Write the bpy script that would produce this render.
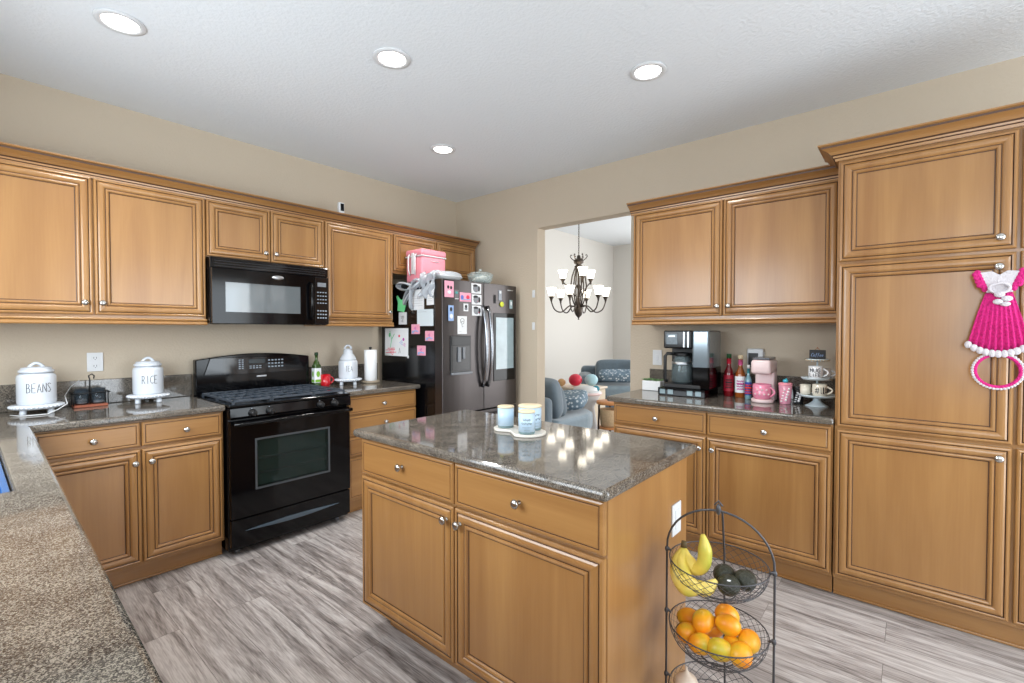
import bpy, bmesh, math, random
from mathutils import Matrix, Vector
random.seed(7)
PI = math.pi
S = bpy.context.scene
COL = S.collection
for o in list(bpy.data.objects):
    bpy.data.objects.remove(o)

# ------------------------------------------------------------------ camera
cam_d = bpy.data.cameras.new('camera'); cam = bpy.data.objects.new('camera', cam_d); COL.objects.link(cam)
cam_d.sensor_width = 36; cam_d.lens = 470.6 / 1024 * 36; cam_d.clip_start = 0.02; cam_d.clip_end = 200
cam.location = (-3.477, -3.7305, 1.3493)
cam.rotation_euler = (PI / 2 - 0.02125, 0, 0.70397 - PI / 2)
S.camera = cam

# ------------------------------------------------------------------ world, exposure
S.view_settings.view_transform = 'Standard'; S.view_settings.look = 'None'
S.view_settings.gamma = 1; S.view_settings.use_curve_mapping = False
S.view_settings.exposure = 0.0
W = bpy.data.worlds.new('sky'); S.world = W; W.use_nodes = True
bg = W.node_tree.nodes['Background']; bg.inputs[0].default_value = (0.78, 0.88, 1.0, 1); bg.inputs[1].default_value = 1.6

# ------------------------------------------------------------------ lights
def area(name, loc, rot, sx, sy, power, color, spread=PI):
    d = bpy.data.lights.new(name, 'AREA'); d.shape = 'RECTANGLE'; d.size = sx; d.size_y = sy
    d.energy = power; d.color = color; d.spread = spread
    o = bpy.data.objects.new(name, d); COL.objects.link(o); o.location = loc; o.rotation_euler = rot
    return o
area('daylight_sink_window', (-4.02, -1.75, 1.65), (0, -PI / 2 + .4, 0), 1.05, 1.9, 56, (0.86, 0.94, 1.0))
area('daylight_patio_door', (-1.3, -5.95, 1.15), (PI / 2 - .12, 0, 0), 2.3, 2.1, 90, (0.86, 0.94, 1.0))
area('daylight_nook_window', (-4.02, -4.75, 1.6), (0, -PI / 2 + .4, 0), 1.4, 1.6, 38, (0.86, 0.94, 1.0))
area('daylight_family_window', (6.95, -1.9, 1.6), (0, PI / 2, 0), 2.4, 3.6, 145, (1.0, 0.98, 0.95))
area('daylight_family_slider', (3.4, -4.95, 1.4), (PI / 2, 0, 0), 3.4, 2.4, 105, (1.0, 0.98, 0.95))

# ------------------------------------------------------------------ materials
def new_mat(name):
    m = bpy.data.materials.new(name); m.use_nodes = True
    nt = m.node_tree; return m, nt, nt.nodes['Principled BSDF']
def srgb(r, g, b):
    f = lambda c: (c / 255 / 12.92) if c / 255 <= 0.04045 else ((c / 255 + 0.055) / 1.055) ** 2.4
    return (f(r), f(g), f(b), 1)
def plain(name, rgb, rough=0.5, metal=0.0, coat=0.0, emit=0.0, var=0.0, scale=40, bump=0.0, trans=0.0, alpha=1.0, sheen=0.0):
    m, nt, b = new_mat(name); c = srgb(*rgb)
    b.inputs['Base Color'].default_value = c; b.inputs['Roughness'].default_value = rough
    b.inputs['Metallic'].default_value = metal; b.inputs['Coat Weight'].default_value = coat
    b.inputs['Coat Roughness'].default_value = 0.05
    if trans: b.inputs['Transmission Weight'].default_value = trans
    if alpha < 1: b.inputs['Alpha'].default_value = alpha
    if sheen: b.inputs['Sheen Weight'].default_value = sheen
    if emit:
        b.inputs['Emission Color'].default_value = c; b.inputs['Emission Strength'].default_value = emit
    tc = nt.nodes.new('ShaderNodeTexCoord'); n = nt.nodes.new('ShaderNodeTexNoise')
    n.inputs['Scale'].default_value = scale; n.inputs['Detail'].default_value = 4
    nt.links.new(tc.outputs['Object'], n.inputs['Vector'])
    if var:
        mx = nt.nodes.new('ShaderNodeMix'); mx.data_type = 'RGBA'
        mx.inputs[6].default_value = tuple(x * (1 - var) for x in c[:3]) + (1,)
        mx.inputs[7].default_value = tuple(min(1, x * (1 + var)) for x in c[:3]) + (1,)
        nt.links.new(n.outputs['Fac'], mx.inputs[0]); nt.links.new(mx.outputs[2], b.inputs['Base Color'])
    if bump:
        bp = nt.nodes.new('ShaderNodeBump'); bp.inputs['Strength'].default_value = bump; bp.inputs['Distance'].default_value = 0.01
        nt.links.new(n.outputs['Fac'], bp.inputs['Height']); nt.links.new(bp.outputs[0], b.inputs['Normal'])
    return m
def ramp(nt, stops):
    r = nt.nodes.new('ShaderNodeValToRGB'); e = r.color_ramp.elements
    while len(e) < len(stops): e.new(0.5)
    for i, (p, c) in enumerate(stops):
        e[i].position = p; e[i].color = c
    return r
def wood(name, axis, c0=(141, 97, 52), c1=(169, 125, 73), rough=0.34):
    m, nt, b = new_mat(name)
    tc = nt.nodes.new('ShaderNodeTexCoord'); mp = nt.nodes.new('ShaderNodeMapping')
    sc = [6, 6, 6]; sc['xyz'.index(axis)] = 0.55
    mp.inputs['Scale'].default_value = sc
    n1 = nt.nodes.new('ShaderNodeTexNoise'); n1.inputs['Scale'].default_value = 1.0; n1.inputs['Detail'].default_value = 5; n1.inputs['Distortion'].default_value = 1.2
    nt.links.new(tc.outputs['Object'], mp.inputs['Vector']); nt.links.new(mp.outputs[0], n1.inputs['Vector'])
    mp2 = nt.nodes.new('ShaderNodeMapping'); sc2 = [130, 130, 130]; sc2['xyz'.index(axis)] = 5; mp2.inputs['Scale'].default_value = sc2
    n2 = nt.nodes.new('ShaderNodeTexNoise'); n2.inputs['Scale'].default_value = 1.0; n2.inputs['Detail'].default_value = 3
    nt.links.new(tc.outputs['Object'], mp2.inputs['Vector']); nt.links.new(mp2.outputs[0], n2.inputs['Vector'])
    ad = nt.nodes.new('ShaderNodeMath'); ad.operation = 'MULTIPLY_ADD'; ad.inputs[1].default_value = 0.22
    nt.links.new(n2.outputs['Fac'], ad.inputs[0]); nt.links.new(n1.outputs['Fac'], ad.inputs[2])
    mid = tuple((a + q) / 2 for a, q in zip(c0, c1))
    r = ramp(nt, [(0.30, srgb(*c0)), (0.58, srgb(*mid)), (0.86, srgb(*c1))])
    nt.links.new(ad.outputs[0], r.inputs[0]); nt.links.new(r.outputs[0], b.inputs['Base Color'])
    b.inputs['Roughness'].default_value = rough; b.inputs['Coat Weight'].default_value = 0.5; b.inputs['Coat Roughness'].default_value = 0.2
    return m
WZ = wood('maple_vertical', 'z'); WX = wood('maple_along_x', 'x'); WY = wood('maple_along_y', 'y')
GL = plain('dark_glaze', (74, 46, 26), 0.45, var=0.2, scale=30)

def granite_mat(name, cs, sc=1.0, rough=0.07):
    m, nt, b = new_mat(name)
    tc = nt.nodes.new('ShaderNodeTexCoord')
    v = nt.nodes.new('ShaderNodeTexVoronoi'); v.inputs['Scale'].default_value = 520 * sc
    n = nt.nodes.new('ShaderNodeTexNoise'); n.inputs['Scale'].default_value = 290 * sc; n.inputs['Detail'].default_value = 6; n.inputs['Roughness'].default_value = 0.75
    n3 = nt.nodes.new('ShaderNodeTexNoise'); n3.inputs['Scale'].default_value = 14 * sc; n3.inputs['Detail'].default_value = 3
    for q in (v, n, n3): nt.links.new(tc.outputs['Object'], q.inputs['Vector'])
    sp = nt.nodes.new('ShaderNodeSeparateColor'); nt.links.new(v.outputs['Color'], sp.inputs[0])
    m1 = nt.nodes.new('ShaderNodeMath'); m1.operation = 'MULTIPLY_ADD'; m1.inputs[1].default_value = 0.45
    nt.links.new(sp.outputs[0], m1.inputs[0]); nt.links.new(n.outputs['Fac'], m1.inputs[2])
    m2 = nt.nodes.new('ShaderNodeMath'); m2.operation = 'MULTIPLY_ADD'; m2.inputs[1].default_value = 0.3
    nt.links.new(n3.outputs['Fac'], m2.inputs[0]); nt.links.new(m1.outputs[0], m2.inputs[2])
    r = ramp(nt, [(0.55, srgb(*cs[0])), (0.78, srgb(*cs[1])), (0.95, srgb(*cs[2])), (1.0, srgb(*cs[3]))])
    r.color_ramp.interpolation = 'LINEAR'
    nt.links.new(m2.outputs[0], r.inputs[0]); nt.links.new(r.outputs[0], b.inputs['Base Color'])
    b.inputs['Roughness'].default_value = rough; b.inputs['IOR'].default_value = 1.62
    return m
GRAN = granite_mat('brown_granite', [(30, 28, 28), (70, 65, 61), (102, 95, 87), (140, 132, 120)])

def floor_mat():
    m, nt, b = new_mat('grey_vinyl_plank')
    tc = nt.nodes.new('ShaderNodeTexCoord'); mp = nt.nodes.new('ShaderNodeMapping'); mp.inputs['Rotation'].default_value = (0, 0, PI / 2)
    nt.links.new(tc.outputs['Object'], mp.inputs['Vector'])
    br = nt.nodes.new('ShaderNodeTexBrick'); br.inputs['Scale'].default_value = 1.0
    br.inputs['Brick Width'].default_value = 1.22; br.inputs['Row Height'].default_value = 0.178; br.inputs['Mortar Size'].default_value = 0.0008
    br.inputs['Color1'].default_value = (0.25, 0.25, 0.25, 1); br.inputs['Color2'].default_value = (0.75, 0.75, 0.75, 1); br.inputs['Mortar'].default_value = (0.0, 0.0, 0.0, 1)
    br.offset = 0.37
    nt.links.new(mp.outputs[0], br.inputs['Vector'])
    sp = nt.nodes.new('ShaderNodeSeparateColor'); nt.links.new(br.outputs['Color'], sp.inputs[0])
    cmb = nt.nodes.new('ShaderNodeCombineXYZ'); ml = nt.nodes.new('ShaderNodeMath'); ml.operation = 'MULTIPLY'; ml.inputs[1].default_value = 9.0
    nt.links.new(sp.outputs[0], ml.inputs[0]); nt.links.new(ml.outputs[0], cmb.inputs[2])
    va = nt.nodes.new('ShaderNodeVectorMath'); va.operation = 'ADD'
    nt.links.new(tc.outputs['Object'], va.inputs[0]); nt.links.new(cmb.outputs[0], va.inputs[1])
    mg = nt.nodes.new('ShaderNodeMapping'); mg.inputs['Scale'].default_value = (22, 1.6, 1)
    nt.links.new(va.outputs[0], mg.inputs['Vector'])
    n = nt.nodes.new('ShaderNodeTexNoise'); n.inputs['Scale'].default_value = 1.0; n.inputs['Detail'].default_value = 7; n.inputs['Roughness'].default_value = 0.62; n.inputs['Distortion'].default_value = 0.9
    nt.links.new(mg.outputs[0], n.inputs['Vector'])
    mg2 = nt.nodes.new('ShaderNodeMapping'); mg2.inputs['Scale'].default_value = (210, 12, 1); nt.links.new(va.outputs[0], mg2.inputs['Vector'])
    n2 = nt.nodes.new('ShaderNodeTexNoise'); n2.inputs['Scale'].default_value = 1.0; n2.inputs['Detail'].default_value = 3; nt.links.new(mg2.outputs[0], n2.inputs['Vector'])
    a1 = nt.nodes.new('ShaderNodeMath'); a1.operation = 'MULTIPLY_ADD'; a1.inputs[1].default_value = 0.42
    nt.links.new(n2.outputs['Fac'], a1.inputs[0]); nt.links.new(n.outputs['Fac'], a1.inputs[2])
    a2 = nt.nodes.new('ShaderNodeMath'); a2.operation = 'MULTIPLY_ADD'; a2.inputs[1].default_value = 0.16
    nt.links.new(sp.outputs[0], a2.inputs[0]); nt.links.new(a1.outputs[0], a2.inputs[2])
    r = ramp(nt, [(0.52, srgb(74, 68, 66)), (0.66, srgb(130, 123, 120)), (0.79, srgb(166, 159, 156)), (0.94, srgb(198, 193, 190))])
    nt.links.new(a2.outputs[0], r.inputs[0])
    mx = nt.nodes.new('ShaderNodeMix'); mx.data_type = 'RGBA'; mx.inputs[7].default_value = srgb(96, 90, 87)
    nt.links.new(br.outputs['Fac'], mx.inputs[0]); nt.links.new(r.outputs[0], mx.inputs[6]); nt.links.new(mx.outputs[2], b.inputs['Base Color'])
    b.inputs['Roughness'].default_value = 0.38
    bp = nt.nodes.new('ShaderNodeBump'); bp.inputs['Strength'].default_value = 0.12; bp.inputs['Distance'].default_value = 0.004
    nt.links.new(a1.outputs[0], bp.inputs['Height']); nt.links.new(bp.outputs[0], b.inputs['Normal'])
    return m
M_FLOOR = floor_mat()
M_WALL = plain('beige_wall_paint', (197, 183, 163), 0.75, bump=0.25, scale=70)
M_WALLF = plain('cream_wall_paint', (218, 215, 209), 0.8, bump=0.2, scale=70)
M_CEIL = plain('white_textured_ceiling', (232, 237, 241), 0.85, bump=0.35, scale=55)
M_TRIMW = plain('white_trim_paint', (232, 230, 225), 0.5)
M_NICKEL = plain('satin_nickel', (190, 188, 184), 0.25, 1.0)
M_BLK = plain('black_enamel', (7, 7, 9), 0.09)
M_BLK.node_tree.nodes['Principled BSDF'].inputs['Specular IOR Level'].default_value = 0.28
M_BLKM = plain('black_matte', (20, 20, 22), 0.45)
M_IRON = plain('cast_iron_grate', (62, 70, 80), 0.34, var=0.3, scale=80, bump=0.1)
M_BSTEEL = plain('black_stainless', (84, 80, 80), 0.3, 0.85, var=0.04, scale=3)
M_BSTEEL2 = plain('black_stainless_handle', (150, 152, 158), 0.2, 1.0)
M_STEEL = plain('brushed_steel', (180, 182, 186), 0.28, 1.0)
M_WHITE = plain('white_glaze', (236, 238, 240), 0.15, coat=0.5)
M_WPLAS = plain('white_plastic', (218, 220, 222), 0.35)
M_PAPER = plain('white_paper', (236, 238, 240), 0.8)
M_DARK = plain('ink', (35, 35, 38), 0.6)
M_RED = plain('red_ceramic', (196, 20, 36), 0.15, coat=0.6)
M_PINK = plain('pink_plastic', (240, 150, 165), 0.3)
M_PINKL = plain('pale_pink_plastic', (232, 208, 208), 0.3)
M_HOT = plain('hot_pink_yarn', (214, 34, 126), 0.9, var=0.5, scale=120, bump=1.0)
M_WYARN = plain('white_yarn', (216, 210, 214), 0.9, var=0.08, scale=160, bump=0.8)
M_GLASSD = plain('smoked_glass', (18, 22, 24), 0.03, coat=1.0)
M_GREY = plain('grey_plastic', (120, 124, 130), 0.35)
M_SCREEN = plain('screen_glass', (150, 172, 180), 0.06, var=0.25, scale=9, coat=0.6)

def glass(name, rgb, rough=0.02, mix=0.35):
    # clear thin glass: transparent mixed with a glossy coat
    m, nt, b = new_mat(name)
    b.inputs['Base Color'].default_value = srgb(*rgb); b.inputs['Roughness'].default_value = rough; b.inputs['Alpha'].default_value = mix
    return m
M_CLEAR = glass('clear_glass', (205, 222, 222), 0.02, 0.28)
M_PANE = glass('oven_glass', (20, 34, 32), 0.03, 0.55)
M_BAG = glass('plastic_film', (205, 212, 220), 0.25, 0.6)

# ------------------------------------------------------------------ mesh builder
ORG = {}
def Mfr(O, U, V, Wd):
    return Matrix(((U[0], V[0], Wd[0], O[0]), (U[1], V[1], Wd[1], O[1]), (U[2], V[2], Wd[2], O[2]), (0, 0, 0, 1)))
I4 = Matrix.Identity(4)
class MB:
    def __init__(s, M=None): s.v = []; s.f = []; s.mi = []; s.sm = []; s.M = M or I4
    def add(s, vs, fs, mat=0, smooth=False, M=None):
        k = len(s.v); T = s.M @ M if M else s.M
        s.v += [T @ Vector(p) for p in vs]
        for f in fs: s.f.append([k + i for i in f]); s.mi.append(mat); s.sm.append(smooth)
        return s
    def bm(s, b, mat=0, smooth=False, M=None):
        b.verts.index_update()
        s.add([v.co.copy() for v in b.verts], [[v.index for v in f.verts] for f in b.faces], mat, smooth, M); b.free(); return s
    def box(s, x0, x1, y0, y1, z0, z1, mat=0, bev=0.0, seg=2, M=None):
        x0, x1 = min(x0, x1), max(x0, x1); y0, y1 = min(y0, y1), max(y0, y1); z0, z1 = min(z0, z1), max(z0, z1)
        b = bmesh.new(); bmesh.ops.create_cube(b, size=1)
        for v in b.verts:
            v.co = Vector(((x0 + x1) / 2 + v.co.x * (x1 - x0), (y0 + y1) / 2 + v.co.y * (y1 - y0), (z0 + z1) / 2 + v.co.z * (z1 - z0)))
        if bev: bmesh.ops.bevel(b, geom=list(b.edges), offset=bev, segments=seg, profile=0.5, affect='EDGES')
        return s.bm(b, mat, bool(bev) and seg > 3, M)
    def lathe(s, prof, c=(0, 0, 0), n=24, mat=0, smooth=True, M=None, sx=1, sy=1, a0=0, a1=2 * PI):
        vs = []; fs = []; full = abs(a1 - a0 - 2 * PI) < 1e-6; cnt = n if full else n + 1
        for r, z in prof:
            for k in range(cnt):
                a = a0 + (a1 - a0) * k / n; vs.append((c[0] + r * math.cos(a) * sx, c[1] + r * math.sin(a) * sy, c[2] + z))
        for i in range(len(prof) - 1):
            for k in range(n):
                k2 = (k + 1) % cnt
                fs.append((i * cnt + k, i * cnt + k2, (i + 1) * cnt + k2, (i + 1) * cnt + k))
        return s.add(vs, fs, mat, smooth, M)
    def cyl(s, c, r, h, n=20, mat=0, M=None, bev=0.0):
        if bev: pr = [(0, 0), (r - bev, 0), (r, bev), (r, h - bev), (r - bev, h), (0, h)]
        else: pr = [(0, 0), (r, 0), (r, h), (0, h)]
        for i in range(len(pr) - 1): s.lathe(pr[i:i + 2], c, n, mat, True, M)
        return s
    def ell(s, c, rad, n=16, mat=0, M=None):
        pr = [(math.sin(PI * i / n), -math.cos(PI * i / n)) for i in range(n + 1)]
        T = Matrix.Translation(Vector(c)) @ Matrix.Diagonal((rad[0], rad[1], rad[2], 1))
        return s.lathe(pr, (0, 0, 0), n + 4, mat, True, (M @ T) if M else T)
    def tube(s, pts, r, n=8, mat=0, closed=False, M=None, caps=True):
        pts = [Vector(p) for p in pts]; L = len(pts); rs = r if isinstance(r, (list, tuple)) else [r] * L
        tan = []
        for i in range(L):
            if closed: t = pts[(i + 1) % L] - pts[(i - 1) % L]
            else: t = pts[min(i + 1, L - 1)] - pts[max(i - 1, 0)]
            tan.append(t.normalized() if t.length > 1e-9 else Vector((0, 0, 1)))
        u = tan[0].orthogonal().normalized(); vs = []
        for i in range(L):
            u = (u - tan[i] * u.dot(tan[i])); u = u.normalized() if u.length > 1e-6 else tan[i].orthogonal().normalized()
            w = tan[i].cross(u)
            for k in range(n):
                a = 2 * PI * k / n; vs.append(pts[i] + (u * math.cos(a) + w * math.sin(a)) * rs[i])
        fs = []
        for i in range(L if closed else L - 1):
            j = (i + 1) % L
            for k in range(n): fs.append((i * n + k, i * n + (k + 1) % n, j * n + (k + 1) % n, j * n + k))
        if caps and not closed: fs.append(tuple(range(n))[::-1]); fs.append(tuple((L - 1) * n + k for k in range(n)))
        return s.add(vs, fs, mat, n > 5, M)
    def prism(s, poly, z0, z1, mat=0, M=None, bev=0.0, seg=2):
        b = bmesh.new(); vs = [b.verts.new((x, y, z0)) for x, y in poly]; f = b.faces.new(vs)
        r = bmesh.ops.extrude_face_region(b, geom=[f])
        for e in r['geom']:
            if isinstance(e, bmesh.types.BMVert): e.co.z = z1
        bmesh.ops.recalc_face_normals(b, faces=b.faces)
        if bev: bmesh.ops.bevel(b, geom=list(b.edges), offset=bev, segments=seg, profile=0.5, affect='EDGES')
        return s.bm(b, mat, False, M)
    def rings(s, u0, u1, v0, v1, prof, M=None):
        # prof: (inset, height, material of the strip that starts here); last one is capped
        vs = []; 
        for ins, h, _ in prof:
            vs += [(u0 + ins, v0 + ins, h), (u1 - ins, v0 + ins, h), (u1 - ins, v1 - ins, h), (u0 + ins, v1 - ins, h)]
        for i in range(len(prof) - 1):
            s.add(vs[4 * i:4 * i + 8], [(k, (k + 1) % 4, 4 + (k + 1) % 4, 4 + k) for k in range(4)], prof[i][2], False, M)
        s.add(vs[-4:], [(0, 1, 2, 3)], prof[-1][2], False, M); return s
    def sweep(s, prof, path, mat=0, mats=None):
        # prof: (out, up); path: list of (x, y); out is to the right of travel; mitred corners
        P = [Vector((x, y)) for x, y in path]; L = len(P); offs = []
        for i in range(L):
            d0 = (P[i] - P[i - 1]).normalized() if i else None; d1 = (P[i + 1] - P[i]).normalized() if i < L - 1 else None
            n0 = Vector((d0.y, -d0.x)) if d0 else None; n1 = Vector((d1.y, -d1.x)) if d1 else None
            if n0 is None: o = n1
            elif n1 is None: o = n0
            else: o = (n0 + n1); o = o / o.dot(n0)
            offs.append(o)
        m = len(prof); vs = []
        for i in range(L):
            for o, z in prof: q = P[i] + offs[i] * o; vs.append((q.x, q.y, z))
        for j in range(m - 1):
            s.add(vs, [(i * m + j, (i + 1) * m + j, (i + 1) * m + j + 1, i * m + j + 1) for i in range(L - 1)], mats[j] if mats else mat)
        s.add(vs, [tuple(range(m)), tuple((L - 1) * m + k for k in range(m))][0:2], mat)
        return s
    def build(s, name, mats, parent=None, recalc=True):
        me = bpy.data.meshes.new(name)
        if not isinstance(mats, (list, tuple)): mats = [mats]
        org = ORG.get(parent.name, Vector()) if parent else getattr(s, 'org', Vector())
        me.from_pydata([v - org for v in s.v], [], s.f)
        for m in mats: me.materials.append(m)
        me.polygons.foreach_set('material_index', s.mi); me.polygons.foreach_set('use_smooth', s.sm)
        if recalc:
            b = bmesh.new(); b.from_mesh(me); bmesh.ops.remove_doubles(b, verts=b.verts, dist=1e-6)
            bmesh.ops.recalc_face_normals(b, faces=b.faces); b.to_mesh(me); b.free()
        me.update()
        o = bpy.data.objects.new(name, me); COL.objects.link(o)
        if parent: o.parent = parent; ORG[o.name] = org
        else: o.location = org; ORG[o.name] = org
        return o
def thing(name, label, cat, loc, group=None):
    o = bpy.data.objects.new(name, None); COL.objects.link(o); o.empty_display_size = 0.05
    o.location = loc; ORG[o.name] = Vector(loc); o['label'] = label; o['category'] = cat
    if group: o['group'] = group
    return o
def tag(o, label, cat, group=None, kind=None):
    o['label'] = label; o['category'] = cat
    if group: o['group'] = group
    if kind: o['kind'] = kind
    return o
def struct(o, label=None):
    o['kind'] = 'structure'
    if label: o['label'] = label
    return o
def bevmod(o, w, seg=2):
    m = o.modifiers.new('bevel', 'BEVEL'); m.width = w; m.segments = seg; m.limit_method = 'ANGLE'; m.angle_limit = math.radians(40); return o
def dup(root, delta, label=None, group=None, rotz=None, scale=None):
    r = root.copy(); COL.objects.link(r); r.location = root.location + Vector(delta)
    if rotz is not None: r.rotation_euler = (0, 0, rotz)
    if scale: r.scale = scale
    if label: r['label'] = label
    if group: r['group'] = group
    for ch in list(root.children):
        c = ch.copy(); COL.objects.link(c); c.parent = r
        for g in ch.children:
            d = g.copy(); COL.objects.link(d); d.parent = c
    return r

# stroke lettering, each glyph on a 1 x 2 cell
GLY = {'A': [[(0, 0), (.5, 2), (1, 0)], [(.2, .6), (.8, .6)]], 'B': [[(0, 0), (0, 2), (.6, 1.9), (.75, 1.5), (.5, 1.1), (0, 1)], [(.5, 1.1), (.9, .7), (.8, .15), (0, 0)]],
       'C': [[(1, 1.7), (.6, 2), (.15, 1.6), (0, 1), (.15, .3), (.6, 0), (1, .3)]], 'E': [[(1, 2), (0, 2), (0, 0), (1, 0)], [(0, 1), (.8, 1)]],
       'F': [[(1, 2), (0, 2), (0, 0)], [(0, 1), (.8, 1)]], 'G': [[(1, 1.7), (.6, 2), (.1, 1.5), (0, .7), (.4, 0), (1, .3), (1, .9), (.6, .9)]],
       'I': [[(.5, 0), (.5, 2)]], 'L': [[(0, 2), (0, 0), (.9, 0)]], 'M': [[(0, 0), (0, 2), (.5, .8), (1, 2), (1, 0)]], 'N': [[(0, 0), (0, 2), (1, 0), (1, 2)]],
       'R': [[(0, 0), (0, 2), (.7, 1.8), (.8, 1.3), (.5, 1), (0, .9)], [(.4, .95), (1, 0)]], 'S': [[(1, 1.75), (.5, 2), (.05, 1.6), (.5, 1.05), (.95, .5), (.5, 0), (0, .25)]],
       'T': [[(0, 2), (1, 2)], [(.5, 2), (.5, 0)]], 'U': [[(0, 2), (0, .4), (.5, 0), (1, .4), (1, 2)]], 'O': [[(.5, 0), (0, .5), (0, 1.5), (.5, 2), (1, 1.5), (1, .5), (.5, 0)]],
       '#': [[(.25, 0), (.4, 2)], [(.7, 0), (.85, 2)], [(0, .6), (1, .6)], [(.05, 1.35), (1.05, 1.35)]],
       'o': [[(.5, 0), (.1, .3), (.1, .8), (.5, 1.1), (.9, .8), (.9, .3), (.5, 0)]], 'f': [[(.9, 1.9), (.55, 2), (.4, 1.4), (.35, -.4)], [(.1, 1), (.8, 1)]],
       'e': [[(.1, .55), (.9, .6), (.7, 1.1), (.25, 1), (.1, .4), (.4, 0), (.9, .2)]]}
def lettering(m, text, fn, h, w=None, gap=0.35, r=0.0012, mat=0):
    """fn maps (s, t) in metres, centred, to a 3-D point"""
    w = w or h * 0.5; tot = len(text) * w + (len(text) - 1) * w * gap; x = -tot / 2
    for ch in text:
        for st in GLY.get(ch, []):
            q = []
            for i in range(len(st) - 1):
                for k in range(3): q.append((st[i][0] + (st[i + 1][0] - st[i][0]) * k / 3, st[i][1] + (st[i + 1][1] - st[i][1]) * k / 3))
            q.append(st[-1])
            m.tube([fn(x + a * w, (b / 2 - .5) * h) for a, b in q], r, 5, mat)
        x += w * (1 + gap)
    return m
def bend(c, R, ang, z):
    # text on an upright cylinder: centre c, radius R, facing direction ang
    return lambda s, t: (c[0] + R * math.cos(ang + s / R), c[1] + R * math.sin(ang + s / R), z + t)

# ================================================================== SETTING
CZ = 2.729
def wall_with_holes(name, axis, pos, th, a0, a1, z1, holes, mat, label):
    # holes: (a, b, z0, z1); thickness extends from pos to pos+th
    m = MB(); xs = sorted(set([a0, a1] + [h[0] for h in holes] + [h[1] for h in holes]))
    for i in range(len(xs) - 1):
        c = (xs[i] + xs[i + 1]) / 2; hs = sorted([h for h in holes if h[0] < c < h[1]], key=lambda h: h[2]); z = 0
        segs = []
        for h in hs:
            if h[2] > z: segs.append((z, h[2]))
            z = h[3]
        if z < z1: segs.append((z, z1))
        for s0, s1 in segs:
            if axis == 'y': m.box(xs[i], xs[i + 1], pos, pos + th, s0, s1)
            else: m.box(pos, pos + th, xs[i], xs[i + 1], s0, s1)
    return struct(m.build(name, mat, recalc=False), label)
struct(MB().box(-4.2, 7.2, -6.2, 2.1, -0.06, 0).build('floor', M_FLOOR), 'grey wood look plank floor')
struct(MB().box(-4.2, 0.12, -6.2, 0.12, CZ, CZ + 0.1).build('ceiling', M_CEIL), 'white textured ceiling')
struct(MB().box(0.0, 7.2, -6.2, 2.1, 3.45, 3.55).build('ceiling', M_CEIL), 'high white ceiling of the family room')
wall_with_holes('wall_back', 'y', 0, 0.12, -4.2, 0, CZ, [], M_WALL, 'beige wall behind the range')
wall_with_holes('wall_right', 'x', 0, 0.12, -6.12, 2.02, 3.45, [(-2.02, -1.085, 0, 2.304)], M_WALL, 'beige wall with the opening')
wall_with_holes('wall_left', 'x', -4.1, 0.12, -6.12, 0, CZ, [(-2.7, -0.8, 1.1, 2.2), (-5.55, -3.95, 0.9, 2.3)], M_WALL, 'beige wall with windows')
wall_with_holes('wall_rear', 'y', -6.12, 0.12, -4.2, 0, CZ, [(-2.35, -0.25, 0.03, 2.15)], M_WALL, 'beige wall with patio door')
wall_with_holes('wall_family_far', 'y', 1.9, 0.12, 0.12, 7.2, 3.45, [], M_WALLF, 'cream far wall of the family room')
wall_with_holes('wall_family_right', 'x', 7.0, 0.12, -5.1, 2.02, 3.45, [(-3.7, -0.1, 0.4, 2.8)], M_WALLF, 'cream wall with tall window')
wall_with_holes('wall_family_near', 'y', -5.12, 0.12, 0.12, 7.2, 3.45, [(1.7, 5.1, 0.2, 2.6)], M_WALLF, 'cream wall with sliding door')
def win(n, axis, pos, a0, a1, z0, z1, nv, nh, name='window'):
    m = MB(); t = 0.05
    def bx(a, b, c, d):
        if axis == 'x': m.box(pos - 0.03, pos + 0.03, a, b, c, d, bev=0.004)
        else: m.box(a, b, pos - 0.03, pos + 0.03, c, d, bev=0.004)
    bx(a0, a1, z0, z0 + t); bx(a0, a1, z1 - t, z1); bx(a0, a0 + t, z0, z1); bx(a1 - t, a1, z0, z1)
    for i in range(1, nv): c = a0 + (a1 - a0) * i / nv; bx(c - 0.02, c + 0.02, z0, z1)
    for i in range(1, nh): c = z0 + (z1 - z0) * i / nh; bx(a0, a1, c - 0.02, c + 0.02)
    struct(m.build('%s_%d' % (name, n), M_TRIMW, recalc=False))
win(1, 'x', -4.07, -2.7, -0.8, 1.1, 2.2, 2, 1); win(2, 'x', -4.07, -5.55, -3.95, 0.9, 2.3, 2, 1)
win(1, 'y', -6.09, -2.35, -0.25, 0.03, 2.15, 2, 1, 'door')
win(3, 'x', 7.06, -3.7, -0.1, 0.4, 2.8, 3, 1); win(2, 'y', -5.06, 1.7, 5.1, 0.2, 2.6, 3, 1, 'door')
struct(MB().box(0.13, 6.99, 1.885, 1.899, 0, 0.1, bev=0.004).build('baseboard_family', M_TRIMW))
struct(MB().box(-0.015, -0.002, -1.13, -0.9, 0, 0.09, bev=0.003).build('baseboard_right', M_TRIMW))
# granite backsplash strips
struct(MB().box(-3.96, -2.455, -0.02, -0.001, 0.915, 1.062, bev=0.003).build('trim_1', GRAN), 'granite backsplash strip left of the range')
struct(MB().box(-1.665, -1.0, -0.02, -0.001, 0.915, 1.062, bev=0.003).build('trim_2', GRAN), 'granite backsplash strip right of the range')
struct(MB().box(-0.02, -0.001, -3.43, -2.19, 0.915, 1.062, bev=0.003).build('trim_3', GRAN), 'granite backsplash strip on the coffee counter')

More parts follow.
